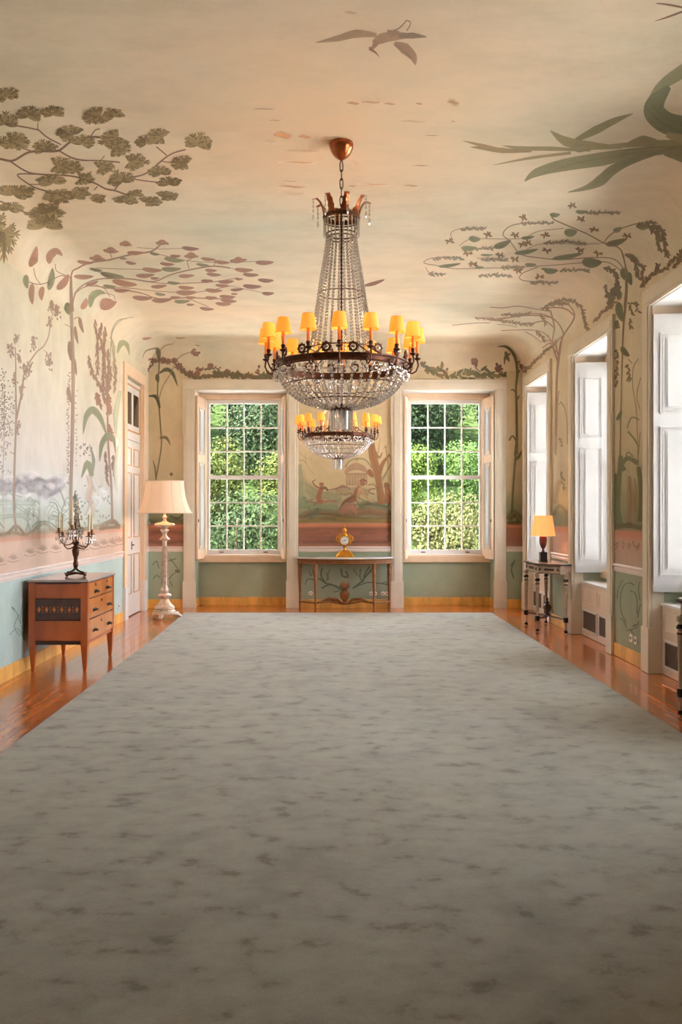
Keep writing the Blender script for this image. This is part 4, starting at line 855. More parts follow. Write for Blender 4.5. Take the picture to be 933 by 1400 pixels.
# ------------------------------------------------------------------ chandelier
def arm_pts(r0, r1, z0):
    return [(r0, 0, z0), (r0+.02, 0, z0-.035), (r0+.05, 0, z0-.045), (r1-.01, 0, z0-.03), (r1+.012, 0, z0+.01), (r1, 0, z0+.045)]
def chandelier(loc, label):
    t = empty('chandelier', loc, 0, label, 'chandelier', 'pair of crystal chandeliers')   # origin on the ceiling
    Z = lambda z: z-ZC
    MB().lathe([(.01,Z(4.012)),(.024,Z(4.02)),(.045,Z(4.036)),(.058,Z(4.05)),(.061,Z(4.053)),(.069,Z(4.068)),(.072,Z(4.071)),(.078,Z(4.088)),(.081,Z(4.091)),(.085,Z(4.115)),(.085,Z(4.13)),(.08,0)], seg=28).build('canopy', M['copper'], t, smooth=True)
    lk = MB(); 
    def link_mesh():
        pts = [(.011*cos(a), 0, .027*sin(a)+(.012 if sin(a) > 0 else -.012)) for a in [2*pi*k/12 for k in range(12)]]
        mb = MB(); pts2 = pts+[pts[0], pts[1]]; mb.tube(pts2, .0042, 5, False); return mb.data('chain_link', M['bronze'], True)
    lm = link_mesh(); z = Z(4.0); k = 0
    while z > Z(3.70):
        o = mk('chain_link', lm, t); o.location = (0, 0, z-.03); o.rotation_euler = (0, 0, (k % 2)*pi/2); z -= .062; k += 1
    # central rod with turned knops
    pr = []; zz = 3.70
    while zz > 2.66: pr += [(.006,Z(zz)),(.010,Z(zz-.012)),(.006,Z(zz-.024))]; zz -= .03
    MB().lathe(pr, seg=8).build('central_rod', M['bronze'], t, smooth=True)
    # crown
    mb = MB(); mb.torus((0,0,Z(3.605)), .125, .011, 32, 8, 'z', 1.6); mb.torus((0,0,Z(3.575)), .118, .006, 32, 6)
    for k in range(24): a = 2*pi*k/24; mb.lathe([(.004,Z(3.60)),(.009,Z(3.615)),(.004,Z(3.63))], .125*cos(a), .125*sin(a), 6)
    for k in range(4): a = pi*k/2+.3; mb.tube([(0,0,Z(3.67)),(.06*cos(a),.06*sin(a),Z(3.65)),(.12*cos(a),.12*sin(a),Z(3.605))], .005)
    mb.build('crown_ring', M['bronze'], t, smooth=True)
    pl = MB(); N = 9
    for i in range(N):     # feather-shaped plume in xz plane
        u = i/(N-1); x = .125+.02*u+.055*u**3; zz = Z(3.60)+.16*u-.02*u**4; wd = (.034 if i % 2 else .027)*(1-.45*u)
        if i == N-1: x += .012; zz -= .02
        pl.v += [(x,-wd,zz),(x-.008,0,zz+.004),(x,wd,zz),(x+.006,0,zz-.002)]
    for i in range(N-1):
        for k in range(4): pl.f.append((i*4+k, i*4+(k+1)%4, i*4+4+(k+1)%4, i*4+4+k))
    pl.f += [(0,1,2,3), tuple(4*(N-1)+q for q in (3,2,1,0))]
    pmesh = pl.data('plume', M['copper'], False)
    for k in range(8): o = mk('plume', pmesh, t); o.rotation_euler = (0,0,2*pi*k/8+.2)
    # crown drops hanging outside the plumes
    mb = MB()
    for k in range(8):
        a = 2*pi*k/8+.2; 
        for q in range(3): mb.bead((.205*cos(a), .205*sin(a), Z(3.70-q*.03)), .007, .014)
        mb.bead((.205*cos(a), .205*sin(a), Z(3.59)), .009, .028)
    mb.build('plume_drops', M['crystal'], t, kind='stuff')
    def fringe(name, r, z0, z1, n, w_=.006):
        mb = MB()
        for k in range(n):
            a = 2*pi*k/n; s0 = len(mb.v); mb.frustum(0, 0, .003, z0, w_, z0-.012, .002, w_*.6); mb.frustum(0, 0, w_*.8, z1, w_, z0-.012, w_*.5, w_*.6)
            mb.xform(Matrix.Translation((r*cos(a), r*sin(a), 0)) @ Matrix.Rotation(a+pi/2, 4, 'Z'), s0)
        mb.build(name, M['crystal'], t, kind='stuff')
    fringe('crown_prism_fringe', .128, Z(3.59), Z(3.47), 26, .005)
    mb = MB(); mb.torus((0,0,Z(3.485)), .108, .006, 28, 6); mb.torus((0,0,Z(3.46)), .104, .005, 28, 6); mb.build('neck_ring', M['bronze'], t, smooth=True)
    # tent of bead strands
    prof = [(.104,3.46),(.118,3.36),(.135,3.26),(.152,3.16),(.166,3.06),(.182,2.96),(.196,2.86),(.21,2.76),(.225,2.67)]
    def strand(mb, prof, a, r, h, gap, tw=0):
        P_ = [Vector((q*cos(a+tw*i), q*sin(a+tw*i), Z(z_))) for i, (q, z_) in enumerate(prof)]
        d_ = 0; nxt = 0
        for i in range(len(P_)-1):
            L = (P_[i+1]-P_[i]).length
            while nxt <= d_+L: mb.bead(P_[i].lerp(P_[i+1], (nxt-d_)/L), r*random.uniform(.9,1.1), h, 5); nxt += gap
            d_ += L
    mb = MB()
    for k in range(26): strand(mb, prof, 2*pi*k/26, .0106, .0104, .0238)
    mb.build('tent_bead_strands', M['crystal'], t, kind='stuff')
    mb = MB()
    for k in range(26):
        a = 2*pi*k/26; mb.tube([(q*cos(a), q*sin(a), Z(z_)) for q, z_ in prof], .0007, 3, False)
    for r_, z_ in ((.166,3.06),(.225,2.67)): mb.torus((0,0,Z(z_)), r_-.004, .004, 28, 5)
    for k in range(6): a = 2*pi*k/6; mb.tube([(.22*cos(a), .22*sin(a), Z(2.67)), (.34*cos(a), .34*sin(a), Z(2.60)), (.455*cos(a), .455*sin(a), Z(2.55))], .006)
    mb.build('strand_wires', M['bronze'], t)
    # main ring band
    RR = .462
    mb = MB(); mb.lathe([(RR-.006,Z(2.515)),(RR+.006,Z(2.515)),(RR+.01,Z(2.522)),(RR+.004,Z(2.528)),(RR+.004,Z(2.552)),(RR+.012,Z(2.558)),(RR+.012,Z(2.566)),(RR-.006,Z(2.566)),(RR-.006,Z(2.515))], seg=64, cap=False)
    mb.build('main_ring', M['bronze'], t, smooth=True)
    # rosettes
    rs = MB(); rs.torus((0,0,0), .026, .008, 16, 6, 'x'); rs.lathe([(.002,-.004),(.011,-.004),(.011,.006),(.002,.008)], seg=8)
    for k in range(8):
        a = 2*pi*k/8; rs.torus((0,.034*cos(a),.034*sin(a)), .004, .003, 6, 4, 'x')
    rs.v = [tuple(v) for v in rs.v]; rm = rs.data('rosette', M['bronze'], True)
    rg_ = MB(); rg_.bead((.008,0,0), .012, .012, 6); rgm = rg_.data('rosette_crystal', M['crystal'])
    am = MB(); am.tube([(RR, 0, Z(2.54)), (RR+.012, 0, Z(2.50)), (RR+.04, 0, Z(2.49)), (RR+.068, 0, Z(2.505)), (RR+.085, 0, Z(2.545)), (RR+.078, 0, Z(2.585))], [.008,.007,.006,.006,.006,.007], 7)
    am.tube([(RR+.012, 0, Z(2.53)), (RR+.03, 0, Z(2.545)), (RR+.045, 0, Z(2.53)), (RR+.038, 0, Z(2.515)), (RR+.028, 0, Z(2.52))], .004, 5)
    am.lathe([(.006,Z(2.58)),(.022,Z(2.59)),(.026,Z(2.598)),(.012,Z(2.602)),(.012,Z(2.612)),(.016,Z(2.622)),(.014,Z(2.632))], RR+.078, 0, 10)
    amm = am.data('candle_arm', M['bronze'], True)
    sl = MB().lathe([(.0105,Z(2.63)),(.0105,Z(2.725)),(.004,Z(2.73))], RR+.078, 0, 10).data('candle_sleeve', shade_sleeve, True)
    sh = MB(); sh.lathe([(.056,Z(2.708)),(.0405,Z(2.812)),(.0385,Z(2.812)),(.054,Z(2.708)),(.056,Z(2.708))], RR+.078, 0, 22, False); shm = sh.data('lamp_shade', M['shade_small'], True)
    tmm = MB().torus((RR+.078,0,Z(2.709)), .055, .0018, 22, 4).data('shade_trim', M['gold_line'], True); tmm2 = MB().torus((RR+.078,0,Z(2.812)), .0395, .0016, 20, 4).data('shade_trim', M['gold_line'], True)
    bm_ = MB().lathe([(.004,Z(2.73)),(.011,Z(2.75)),(.009,Z(2.77)),(.002,Z(2.785))], RR+.078, 0, 8).data('bulb', M['bulb'], True)
    for k in range(16):
        a = -pi/2+2*pi*k/16-R(2)
        A = mk('candle_arm', amm, t); A.rotation_euler = (0,0,a)
        mk('candle_sleeve', sl, A); s_ = mk('lamp_shade', shm, A); mk('shade_trim', tmm, A); mk('shade_trim', tmm2, A); mk('bulb', bm_, A)
        b = a+pi/16; o = mk('rosette', rm, t); o.location = (RR*cos(b), RR*sin(b), Z(2.605)); o.rotation_euler = (0,0,b)
        mk('rosette_crystal', rgm, o)
        if k % 2 == 0:
            l = bpy.data.lights.new('candle_light', 'POINT'); l.energy = .8; l.color = (1,.62,.28); l.shadow_soft_size = .03
            lo = bpy.data.objects.new('candle_light', l); COL.objects.link(lo); lo.parent = t; q = RR+.078
            lo.location = (q*cos(a), q*sin(a), Z(2.84))
    # garland of large beads under the ring, then the basket
    mb = MB()
    for k in range(64):
        a = 2*pi*k/64; mb.bead((.452*cos(a), .452*sin(a), Z(2.50)), .013, .013)
    for k in range(16):
        for q in range(9):
            u = q/8; a = 2*pi*(k+u)/16; mb.bead((.478*cos(a), .478*sin(a), Z(2.50-.045*sin(pi*u))), .0105)
    for k in range(32):
        a = 2*pi*k/32; mb.bead((.44*cos(a), .44*sin(a), Z(2.455)), .010, .022)
    mb.build('bead_swags', M['crystal'], t, kind='stuff')
    mb = MB(); bp = [(.45,2.49),(.44,2.45),(.415,2.405),(.385,2.37),(.34,2.33),(.285,2.295),(.22,2.268),(.15,2.25),(.10,2.245)]
    for k in range(40): strand(mb, bp if k % 2 else bp[:-2], 2*pi*k/40, .0128, .0120, .0262)
    mb.build('basket_bead_strands', M['crystal'], t, kind='stuff')
    mb = MB(); mb.torus((0,0,Z(2.405)), .41, .0045, 48, 5); mb.torus((0,0,Z(2.295)), .28, .004, 40, 5)
    for k in range(26): a = 2*pi*k/26; mb.tube([(q*cos(a), q*sin(a), Z(z_)) for q, z_ in bp], .0007, 3, False)
    mb.build('basket_wires', M['bronze'], t)
    mb = MB(); mb.lathe([(.01,Z(2.262)),(.06,Z(2.258)),(.08,Z(2.25)),(.06,Z(2.236)),(.02,Z(2.225)),(.01,Z(2.2))], seg=24)
    for k in range(20):
        a = 2*pi*k/20; s0 = len(mb.v); mb.add([(.05,-.008,Z(2.25)),(.09,-.012,Z(2.258)),(.135,0,Z(2.272)),(.09,.012,Z(2.258)),(.05,.008,Z(2.25)),(.09,0,Z(2.25))], [(0,1,5),(1,2,5),(2,3,5),(3,4,5),(0,5,4),(0,4,3,2,1)])
        mb.xform(Matrix.Rotation(a, 4, 'Z'), s0)
    mb.build('bottom_rosette', M['bronze'], t)
    fringe('bottom_prism_fringe', .078, Z(2.235), Z(2.085), 16, .008)
    fringe('inner_prism_fringe', .045, Z(2.235), Z(2.10), 10, .008)
    MB().torus((0,0,Z(2.232)), .076, .004, 24, 5).build('prism_ring', M['bronze'], t, smooth=True)
    return t
shade_sleeve = shade_mat('amber_candle_sleeve', (204, 124, 54), (255, 120, 30), .10)
ch = chandelier((.053, 6.52, ZC), 'crystal chandelier with amber shades nearer the camera, the larger in view')
km = kidmap(ch); c2 = copy_tree(ch, None, km); c2.location = (.055, 12.46, ZC)
c2['label'] = 'farther crystal chandelier, partly hidden behind the nearer one, over the console table'

# ------------------------------------------------------------------ chest of drawers (left)
X0, X1, Y0, Y1 = -2.865, -2.31, 8.56, 9.60
ds = empty('chest_of_drawers', ((X0+X1)/2, (Y0+Y1)/2, 0), 0, 'inlaid cherry-wood chest of drawers with grey marble top against left wall', 'chest of drawers')
hx, hy = (X1-X0)/2, (Y1-Y0)/2
MB().box(-hx+.02, hx-.012, -hy+.012, hy-.012, .262, .845).build('carcass', M['dresser'], ds, bevel=.002)
MB().box(-hx-.008, hx+.012, -hy-.012, hy+.012, .85, .872).build('marble_top', M['grey_marble'], ds, bevel=.004)
for sx_ in (-1, 1):
    for sy_ in (-1, 1): 
        cx = sx_*(hx-.032); cy = sy_*(hy-.032); MB().box(cx-.032, cx+.032, cy-.032, cy+.032, .262, .85).build('corner_stile', M['dresser'], ds, bevel=.003)
for sx_ in (-1, 1):
    for sy_ in (-1, 1):
        cx = sx_*(hx-.034); cy = sy_*(hy-.034)
        lg = MB().frustum(cx, cy, .014, 0, .031, .25).frustum(cx, cy, .034, .25, .034, .262).build('leg', M['dresser'], ds, bevel=.002)
MB().box(-hx+.06, hx-.06, -hy+.004, -hy+.012, .70, .825).build('side_panel', M['dresser'], ds)
MB().box(-hx+.06, hx-.06, -hy+.004, -hy+.012, .50, .685).build('marquetry_panel', M['dresser_dark'], ds)
MB().box(-hx+.06, hx-.06, -hy+.004, -hy+.012, .30, .485).build('side_panel', M['dresser'], ds)
iw = MB()
for k in range(6):
    x = -hx+.10+k*.071; h = .03 if k % 1 == 0 else .02
    s0 = len(iw.v); iw.add([(x,-hy+.002,.5925-h),(x+.016,-hy+.002,.5925),(x,-hy+.002,.5925+h),(x-.016,-hy+.002,.5925),(x,-hy+.005,.5925-h),(x+.016,-hy+.005,.5925),(x,-hy+.005,.5925+h),(x-.016,-hy+.005,.5925)], [(0,1,2,3),(7,6,5,4),(0,4,5,1),(1,5,6,2),(2,6,7,3),(3,7,4,0)])
    if k < 5:
        for dz in (-.022, 0, .022): iw.box(x+.031, x+.039, -hy+.002, -hy+.005, .5925+dz-.005, .5925+dz+.005)
iw.build('inlay', M['inlay'], ds)
dl = MB()
for z in (.488, .688, .835, .29): dl.box(-hx+.055, hx-.055, -hy+.001, -hy+.006, z, z+.007)
dl.box(-hx+.055, hx-.055, -hy+.004, -hy+.01, .262, .285); dl.box(-hx-.002, hx+.006, -hy-.006, hy+.006, .844, .851)
for z in (.49, .685): dl.box(hx-.006, hx+.001, -hy+.07, hy-.07, z, z+.004)
dl.build('stringing', M['darkline'], ds)
def drawer(y0, y1, z0, z1, pulls, key):
    dr = MB().box(hx-.02, hx-.002, y0, y1, z0, z1).build('drawer', M['dresser_front'], ds, bevel=.002)
    for py in pulls:
        zc = (z0+z1)/2-.02
        k = MB(); k.box(hx-.002, hx+.003, py-.045, py+.045, zc-.012, zc+.012)
        k.tube([(hx, py-.035, zc), (hx+.028, py-.035, zc)], .006); k.tube([(hx, py+.035, zc), (hx+.028, py+.035, zc)], .006)
        k.tube([(hx+.026, py-.04, zc), (hx+.032, py-.015, zc-.006), (hx+.032, py+.015, zc-.006), (hx+.026, py+.04, zc)], .006)
        for q in (-.035, .035): k.torus((hx+.004, py+q, zc), .013, .005, 10, 5, 'x')
        k.build('handle', M['black'], dr)
    k = MB().lathe([(.001,0),(.014,0),(.014,.004),(.001,.005)], seg=10); k.xform(Matrix.Translation((hx-.001, key, (z0+z1)/2+.045)) @ Matrix.Rotation(pi/2, 4, 'Y')); k.build('keyhole', M['black'], dr)
ya, yb = -hy+.07, hy-.07
drawer(ya, -.004, .692, .832, [(ya)/2], ya/2); drawer(.004, yb, .692, .832, [yb/2], yb/2)
drawer(ya, yb, .498, .683, [ya*.6, yb*.6], 0); drawer(ya, yb, .30, .486, [ya*.6, yb*.6], 0)

# ------------------------------------------------------------------ candelabrum
cd = empty('candelabrum', (-2.545, 9.0, .878), R(20), 'crystal-hung bronze candelabrum with ivory candles, on the chest of drawers', 'candelabrum')
mb = MB()
for k in range(4):
    a = pi/4+k*pi/2; ca, sa = cos(a), sin(a)
    mb.tube([(.115*ca,.085*sa,.012),(.10*ca,.075*sa,.035),(.07*ca,.05*sa,.04),(.03*ca,.02*sa,.055),(.0,.0,.08)], [.013,.010,.009,.010,.012]); mb.bead((.118*ca,.087*sa,.012), .017)
    b = a+pi/2; mb.tube([(.115*ca,.085*sa,.014),(.10*cos(a+pi/4),.08*sin(a+pi/4),.03),(.115*cos(b),.085*sin(b),.014)], .008)
mb.build('base', M['bronze'], cd, smooth=True)
MB().lathe([(.012,.07),(.022,.09),(.026,.12),(.018,.15),(.02,.18),(.03,.21),(.036,.25),(.028,.28),(.018,.30),(.03,.315),(.04,.33),(.02,.345),(.012,.36),(.01,.5),(.008,.62),(.004,.70)], seg=12).build('stem', M['bronze'], cd, smooth=True)
mb = MB()
random.seed(11)
for k in range(130):
    u = random.random(); z = .36+.44*u; rr = .09*(1-u)+.012; a = random.uniform(0, 2*pi); mb.bead((rr*cos(a)*random.uniform(.4,1), rr*sin(a)*random.uniform(.4,1), z), .0125, .015)
mb.bead((0,0,.815), .014, .03)
mb.build('crystal_spray', M['crystal'], cd, kind='stuff')
wr_ = MB()
for k in range(8):
    a = 2*pi*k/8; wr_.tube([(0,0,.40+.04*(k%3)),(.05*cos(a),.05*sin(a),.46+.04*(k%3)),(.03*cos(a),.03*sin(a),.55+.04*(k%3))], .003, 4)
wr_.build('crystal_wires', M['bronze'], cd)
armm = MB().tube([(.02,0,.31),(.06,0,.29),(.10,0,.285),(.14,0,.31),(.16,0,.36),(.165,0,.40)], [.008,.007,.006,.006,.006,.007], 6).lathe([(.006,.40),(.032,.408),(.034,.414),(.012,.416),(.016,.43),(.012,.442),(.017,.455)], .165, 0, 12).data('arm', M['bronze_gold'], True)
cwax = [MB().lathe([(.011,.45),(.0095,h),(.003,h+.006)], .165, 0, 10).data('candle', M['wax'], True) for h in (.60,.70,.62)]
drp = MB()
for q in range(8):
    a = 2*pi*q/8; x = .165+.032*cos(a); y = .032*sin(a)
    for j in range(2): drp.bead((x, y, .395-j*.016), .005)
    drp.bead((x, y, .35), .006, .02)
drpm = drp.data('arm_drops', M['crystal'])
for k in range(6):
    A = mk('arm', armm, cd); A.rotation_euler = (0,0,R(15)+2*pi*k/6); A.location = (0,0,[0,.04,-.02,.02,.05,-.02][k])
    mk('candle', cwax[k % 3], A); o = mk('arm_drops', drpm, A); o['kind'] = 'stuff'

# ------------------------------------------------------------------ floor lamp
FLX, FLY = -2.40, 12.95
fp = empty('floor_lamp', (FLX, FLY, 0), 0, 'tall silvered turned-column floor lamp with cream bell shade beside the door', 'lamp')
py2z = lambda y: EYE-(y-VY)/96.5
def zp(zy): return py2z(640+zy/5.83)
prof = [(.15,.10),(.152,.115),(.13,.13),(.142,.15),(.135,.175),(.10,.20),(.075,.235),(.052,.28),(.062,.30),(.088,.315),(.098,.33),(.088,.345),(.058,.36),(.06,.385),(.066,.41),(.052,.44),(.044,.46),(.044,.60),(.036,.85),(.030,1.05),(.03,1.10),(.055,1.115),(.078,1.128),(.055,1.145),(.034,1.17),(.03,1.20),(.04,1.225),(.062,1.25),(.062,1.262),(.03,1.275),(.06,1.30),(.13,1.315),(.145,1.33),(.13,1.35),(.06,1.362),(.028,1.38),(.02,1.41),(.032,1.43),(.034,1.445),(.018,1.46),(.014,1.50)]
MB().lathe(prof, seg=28).build('column', M['silver_wood'], fp, smooth=True)
mb = MB()
for k in range(12):
    a = 2*pi*k/12; mb.tube([(.047*cos(a),.047*sin(a),.47),(.046*cos(a),.046*sin(a),.62),(.034*cos(a),.034*sin(a),1.03)], .005, 5)
mb.build('column_fluting', M['silver_wood'], fp, smooth=True)
pl = [(.185*cos(2*pi*k/24)*(1+.10*cos(3*2*pi*k/24)), .185*sin(2*pi*k/24)*(1+.10*cos(3*2*pi*k/24))) for k in range(24)]
MB().prism(pl, .065, .10).build('plinth', M['silver_wood'], fp, bevel=.008)
for k in range(3):
    a = 2*pi*k/3+R(25); ca, sa = cos(a), sin(a)
    MB().tube([(.12*ca,.12*sa,.07),(.18*ca,.18*sa,.055),(.215*ca,.215*sa,.035),(.235*ca,.235*sa,.02)], [.035,.032,.026,.02], 8).build('foot', M['silver_wood'], fp, smooth=True)
sp = [(.386,1.495),(.375,1.51),(.345,1.57),(.312,1.66),(.29,1.75),(.276,1.85),(.268,1.93),(.266,1.945)]
N = 48; mb = MB(); 
for sgn in (0, 1):
    pr2 = [(r_-.003*sgn, z_) for r_, z_ in (sp if sgn == 0 else sp[::-1])]
    mb.lathe(pr2, seg=N, cap=False)
mb.build('lamp_shade', M['shade_floor'], fp, smooth=True)
mb = MB()
for k in range(12):
    a = 2*pi*k/12; mb.tube([((r_+.001)*cos(a), (r_+.001)*sin(a), z_) for r_, z_ in sp], .0025, 4, False)
mb.torus((0,0,1.496), .386, .006, 40, 6); mb.torus((0,0,1.945), .267, .008, 36, 6)
mb.build('shade_trim', M['cream_wood'], fp, smooth=True)
MB().lathe([(.014,1.50),(.02,1.55),(.035,1.62),(.03,1.66),(.002,1.69)], seg=12).build('bulb', M['bulb'], fp, smooth=True)
l = bpy.data.lights.new('lamp_light', 'POINT'); l.energy = 5; l.color = (1,.66,.36); l.shadow_soft_size = .06
lo = bpy.data.objects.new('lamp_light', l); COL.objects.link(lo); lo.parent = fp; lo.location = (0,0,1.74)

# ------------------------------------------------------------------ trapezoid side table (right) + second one
def side_table(loc, label):
    t = empty('side_table', loc, 0, label, 'table', 'painted side tables between the right-hand windows')   # origin: wall side centre, room towards -x
    poly = lambda e_: [(-.0, -.575-e_), (-.14-e_*.3, -.575-e_), (-.40-e_, -.36-e_*.5), (-.40-e_, .36+e_*.5), (-.14-e_*.3, .575+e_), (0, .575+e_)]
    MB().prism(poly(.0), .845, .858).build('table_top_edge', M['black'], t, bevel=.003)
    MB().prism(poly(-.012), .858, .868).build('table_top', M['grey_marble'], t, bevel=.002)
    ap = MB().prism(poly(-.03), .735, .845).build('apron', M['painted_table'], t, bevel=.003)
    pp = poly(-.03); mb = MB(); bd = MB()
    for i in range(1, 4):
        a, b = Vector(pp[i]), Vector(pp[i+1]); d_ = (b-a); L = d_.length; d_.normalize(); n_ = Vector((-d_.y, d_.x)); n_ = -n_ if n_.dot(Vector((0.1, 0))-(a+b)/2) > 0 else n_
        n_ = n_ if n_.dot((a+b)/2-Vector((-.1,0))) > 0 else -n_
        for k in range(7):
            c = a+d_*(L*(.32+.06*k)); bd.bead((c.x+n_.x*.002, c.y+n_.y*.002, .79), .012, .016)
        for k in (.1, .9):
            c = a+d_*(L*k); bd.bead((c.x+n_.x*.002, c.y+n_.y*.002, .79), .018, .022)
        for z in (.74, .832):
            a2, b2 = a+n_*.001, b+n_*.001; mb.tube([(a2.x, a2.y, z), (b2.x, b2.y, z)], .006, 5)
    mb.build('apron_moulding', M['leg_dark'], ap); bd.build('apron_carving', M['leg_dark'], ap)
    lprof = [(.006,0),(.020,.008),(.024,.025),(.016,.045),(.012,.06),(.016,.075),(.014,.10),(.024,.17)]
    legs = [(-.06,-.53),(-.37,-.34),(-.37,.34),(-.06,.53)]
    lm = MB().lathe([(.006,0),(.020,.010),(.022,.028),(.012,.04),(.014,.09),(.016,.135),(.028,.14),(.028,.20),(.016,.205),(.018,.30),(.024,.52),(.027,.62),(.018,.632),(.03,.64),(.032,.66),(.02,.675),(.02,.69),(.031,.70),(.031,.735)], seg=12).data('leg', M['painted_table'], True)
    cuffs = [MB().lathe(p_, seg=12, cap=False).data('leg_banding', M['black'], True) for p_ in ([(.0215,.008),(.0235,.026),(.013,.04)], [(.029,.138),(.0295,.17),(.029,.202)], [(.0275,.60),(.0285,.61),(.019,.63),(.0325,.645),(.033,.662),(.021,.676)])]
    for x, y in legs: o = mk('leg', lm, t); o.location = (x, y, 0); [mk('leg_banding', q_, o) for q_ in cuffs]
    mb = MB(); cxx = -.17
    for x, y in legs: mb.tube([(x, y, .17), ((x+cxx)/2+.03, y*.55, .165), (cxx, y*.12, .17)], .013, 6)
    mb.lathe([(.03,.155),(.05,.165),(.05,.18),(.03,.19)], cxx, 0, 12); mb.build('stretcher', M['leg_dark'], t, smooth=True)
    MB().lathe([(.03,.19),(.02,.205),(.04,.23),(.055,.27),(.05,.30),(.02,.32),(.028,.335),(.012,.36),(.02,.375),(.008,.40)], cxx, 0, 12).build('urn_finial', M['leg_dark'], t, smooth=True)
    return t
ts = side_table((2.935, 11.86, 0), 'painted side table with dark turned legs, holding the table lamp between right-hand windows')
ts2 = copy_tree(ts, None, kidmap(ts)); ts2.location = (2.935, 6.42, 0); ts2['label'] = 'painted side table cut off by the right edge of the photo'

tl = empty('table_lamp', (2.70, 11.80, .868), 0, 'small table lamp with peach shade and dark urn base on side table', 'lamp')
MB().box(-.045,.045,-.045,.045,0,.125).box(-.05,.05,-.05,.05,0,.012).build('base', M['black'], tl, bevel=.003)
MB().lathe([(.018,.125),(.02,.14),(.012,.155),(.015,.165),(.032,.19),(.045,.23),(.05,.28),(.046,.315),(.05,.325),(.02,.335),(.01,.35),(.008,.40)], seg=18).build('urn_body', simple('dark_red_porphyry', (92,48,36), .2, var=.3, scale=30), tl, smooth=True)
MB().lathe([(.158,.335),(.117,.595),(.115,.595),(.156,.335),(.158,.335)], seg=28, cap=False).build('lamp_shade', M['shade_table'], tl, smooth=True)
MB().lathe([(.008,.38),(.025,.44),(.002,.49)], seg=10).build('bulb', M['bulb'], tl, smooth=True)
l = bpy.data.lights.new('lamp_light', 'POINT'); l.energy = 3; l.color = (1,.6,.3); l.shadow_soft_size = .05
lo = bpy.data.objects.new('lamp_light', l); COL.objects.link(lo); lo.parent = tl; lo.location = (0,0,.52)

# ------------------------------------------------------------------ console table, clock
CX = .165
ct = empty('console_table', (CX, YF-.045, 0), 0, 'gilded bow-front console table with white marble top between the far windows', 'table')
def bow(w_, d0, d1, n=18):   # outline, wall side y=0, front towards -y
    pts = [(-w_, 0), (-w_, -d0)]
    for k in range(1, n): u = -1+2*k/n; pts.append((u*w_, -d0-(d1-d0)*cos(u*pi/2)**.8))
    return pts+[(w_, -d0), (w_, 0)]
MB().prism(bow(.765,.10,.36)[::-1], .785, .808).build('marble_top', M['marble'], ct, bevel=.005)
MB().prism(bow(.735,.09,.335)[::-1], .71, .785).build('apron', M['gilt_wood'], ct, bevel=.004)
mb = MB(); bp_ = bow(.738,.092,.338)
for z, r_ in ((.715,.009),(.745,.005),(.775,.008)): mb.tube([(x,y,z) for x, y in bp_], r_, 6)
mb.build('apron_moulding', M['gilt_wood'], ct, smooth=True)
lmesh = MB().lathe([(.012,0),(.02,.015),(.013,.03),(.013,.06),(.022,.10),(.018,.12),(.016,.16),(.022,.40),(.03,.60),(.022,.62),(.034,.64),(.03,.67),(.036,.71)], seg=12).data('leg', M['gilt_wood'], True)
for x, y in ((-.70,-.045),(-.45,-.30),(.45,-.30),(.70,-.045)): o = mk('leg', lmesh, ct); o.location = (x, y, 0)
mb = MB()
mb.tube([(-.70,-.05,.11),(-.45,-.29,.11),(-.25,-.22,.13),(-.12,-.2,.10),(0,-.2,.085),(.12,-.2,.10),(.25,-.22,.13),(.45,-.29,.11),(.70,-.05,.11)], .016, 7)
mb.tube([(-.36,-.22,.13),(-.25,-.2,.165),(-.12,-.2,.15),(-.05,-.2,.10)], [.008,.026,.032,.014], 7); mb.tube([(.36,-.22,.13),(.25,-.2,.165),(.12,-.2,.15),(.05,-.2,.10)], [.006,.02,.024,.012], 7)
mb.build('stretcher', M['gilt_wood'], ct, smooth=True)
mb = MB().lathe([(.02,.085),(.05,.10),(.03,.13),(.05,.16),(.075,.20),(.08,.25),(.05,.29),(.03,.31),(.06,.33),(.02,.34)], 0, -.2, 16)
for k in range(7):
    a = pi*k/6; s0 = len(mb.v); mb.tube([(.02*cos(a), -.2, .32+.02*sin(a)), (.06*cos(a), -.2, .35+.05*sin(a)), (.09*cos(a), -.2, .37+.08*sin(a))], [.014,.018,.003], 6)
mb.build('carved_vase', M['gilt_wood'], ct, smooth=True)
ck = empty('mantel_clock', (CX, YF-.20, .808), 0, 'gilt mantel clock with white round dial on the console table', 'clock')
G = M['gilt']
MB().prism([(-.135,-.07),(.135,-.07),(.135,.07),(-.135,.07)], 0, .018).frustum(0,0,.125,.018,.105,.05,.065,.055).frustum(0,0,.10,.05,.06,.10,.055,.04).build('base', G, ck, bevel=.005)
mb = MB()
for s in (-1,1): mb.tube([(s*.13,-.06,.01),(s*.12,-.05,.04),(s*.085,-.04,.075),(s*.05,-.03,.12)], [.014,.014,.012,.008], 6)
mb.build('scroll', G, ck, smooth=True)
MB().lathe([(.06,.10),(.03,.112),(.022,.14),(.03,.16),(.05,.175),(.06,.185)], seg=16).build('pedestal', G, ck, smooth=True)
c8 = [(.088,.02),(.098,.05),(.098,.13),(.085,.16),(-.085,.16),(-.098,.13),(-.098,.05),(-.088,.02)]
mb = MB(); mb.add([(x,-.045,.17+z) for x, z in c8]+[(x,.045,.17+z) for x, z in c8], [tuple(range(8)), tuple(range(15,7,-1))]+[(i, i+8, (i+1)%8+8, (i+1)%8) for i in range(8)])
mb.build('case', G, ck, bevel=.008)
mb = MB()
for s in (-1,1): mb.tube([(s*.095,0,.33),(s*.125,0,.31),(s*.13,0,.27),(s*.10,0,.24)], [.01,.013,.012,.006], 6); mb.bead((s*.125,0,.30), .016)
for s in (-1,1):
    mb.tube([(s*.09,-.01,.33),(s*.06,-.01,.355),(s*.02,-.01,.36)], .012, 6)
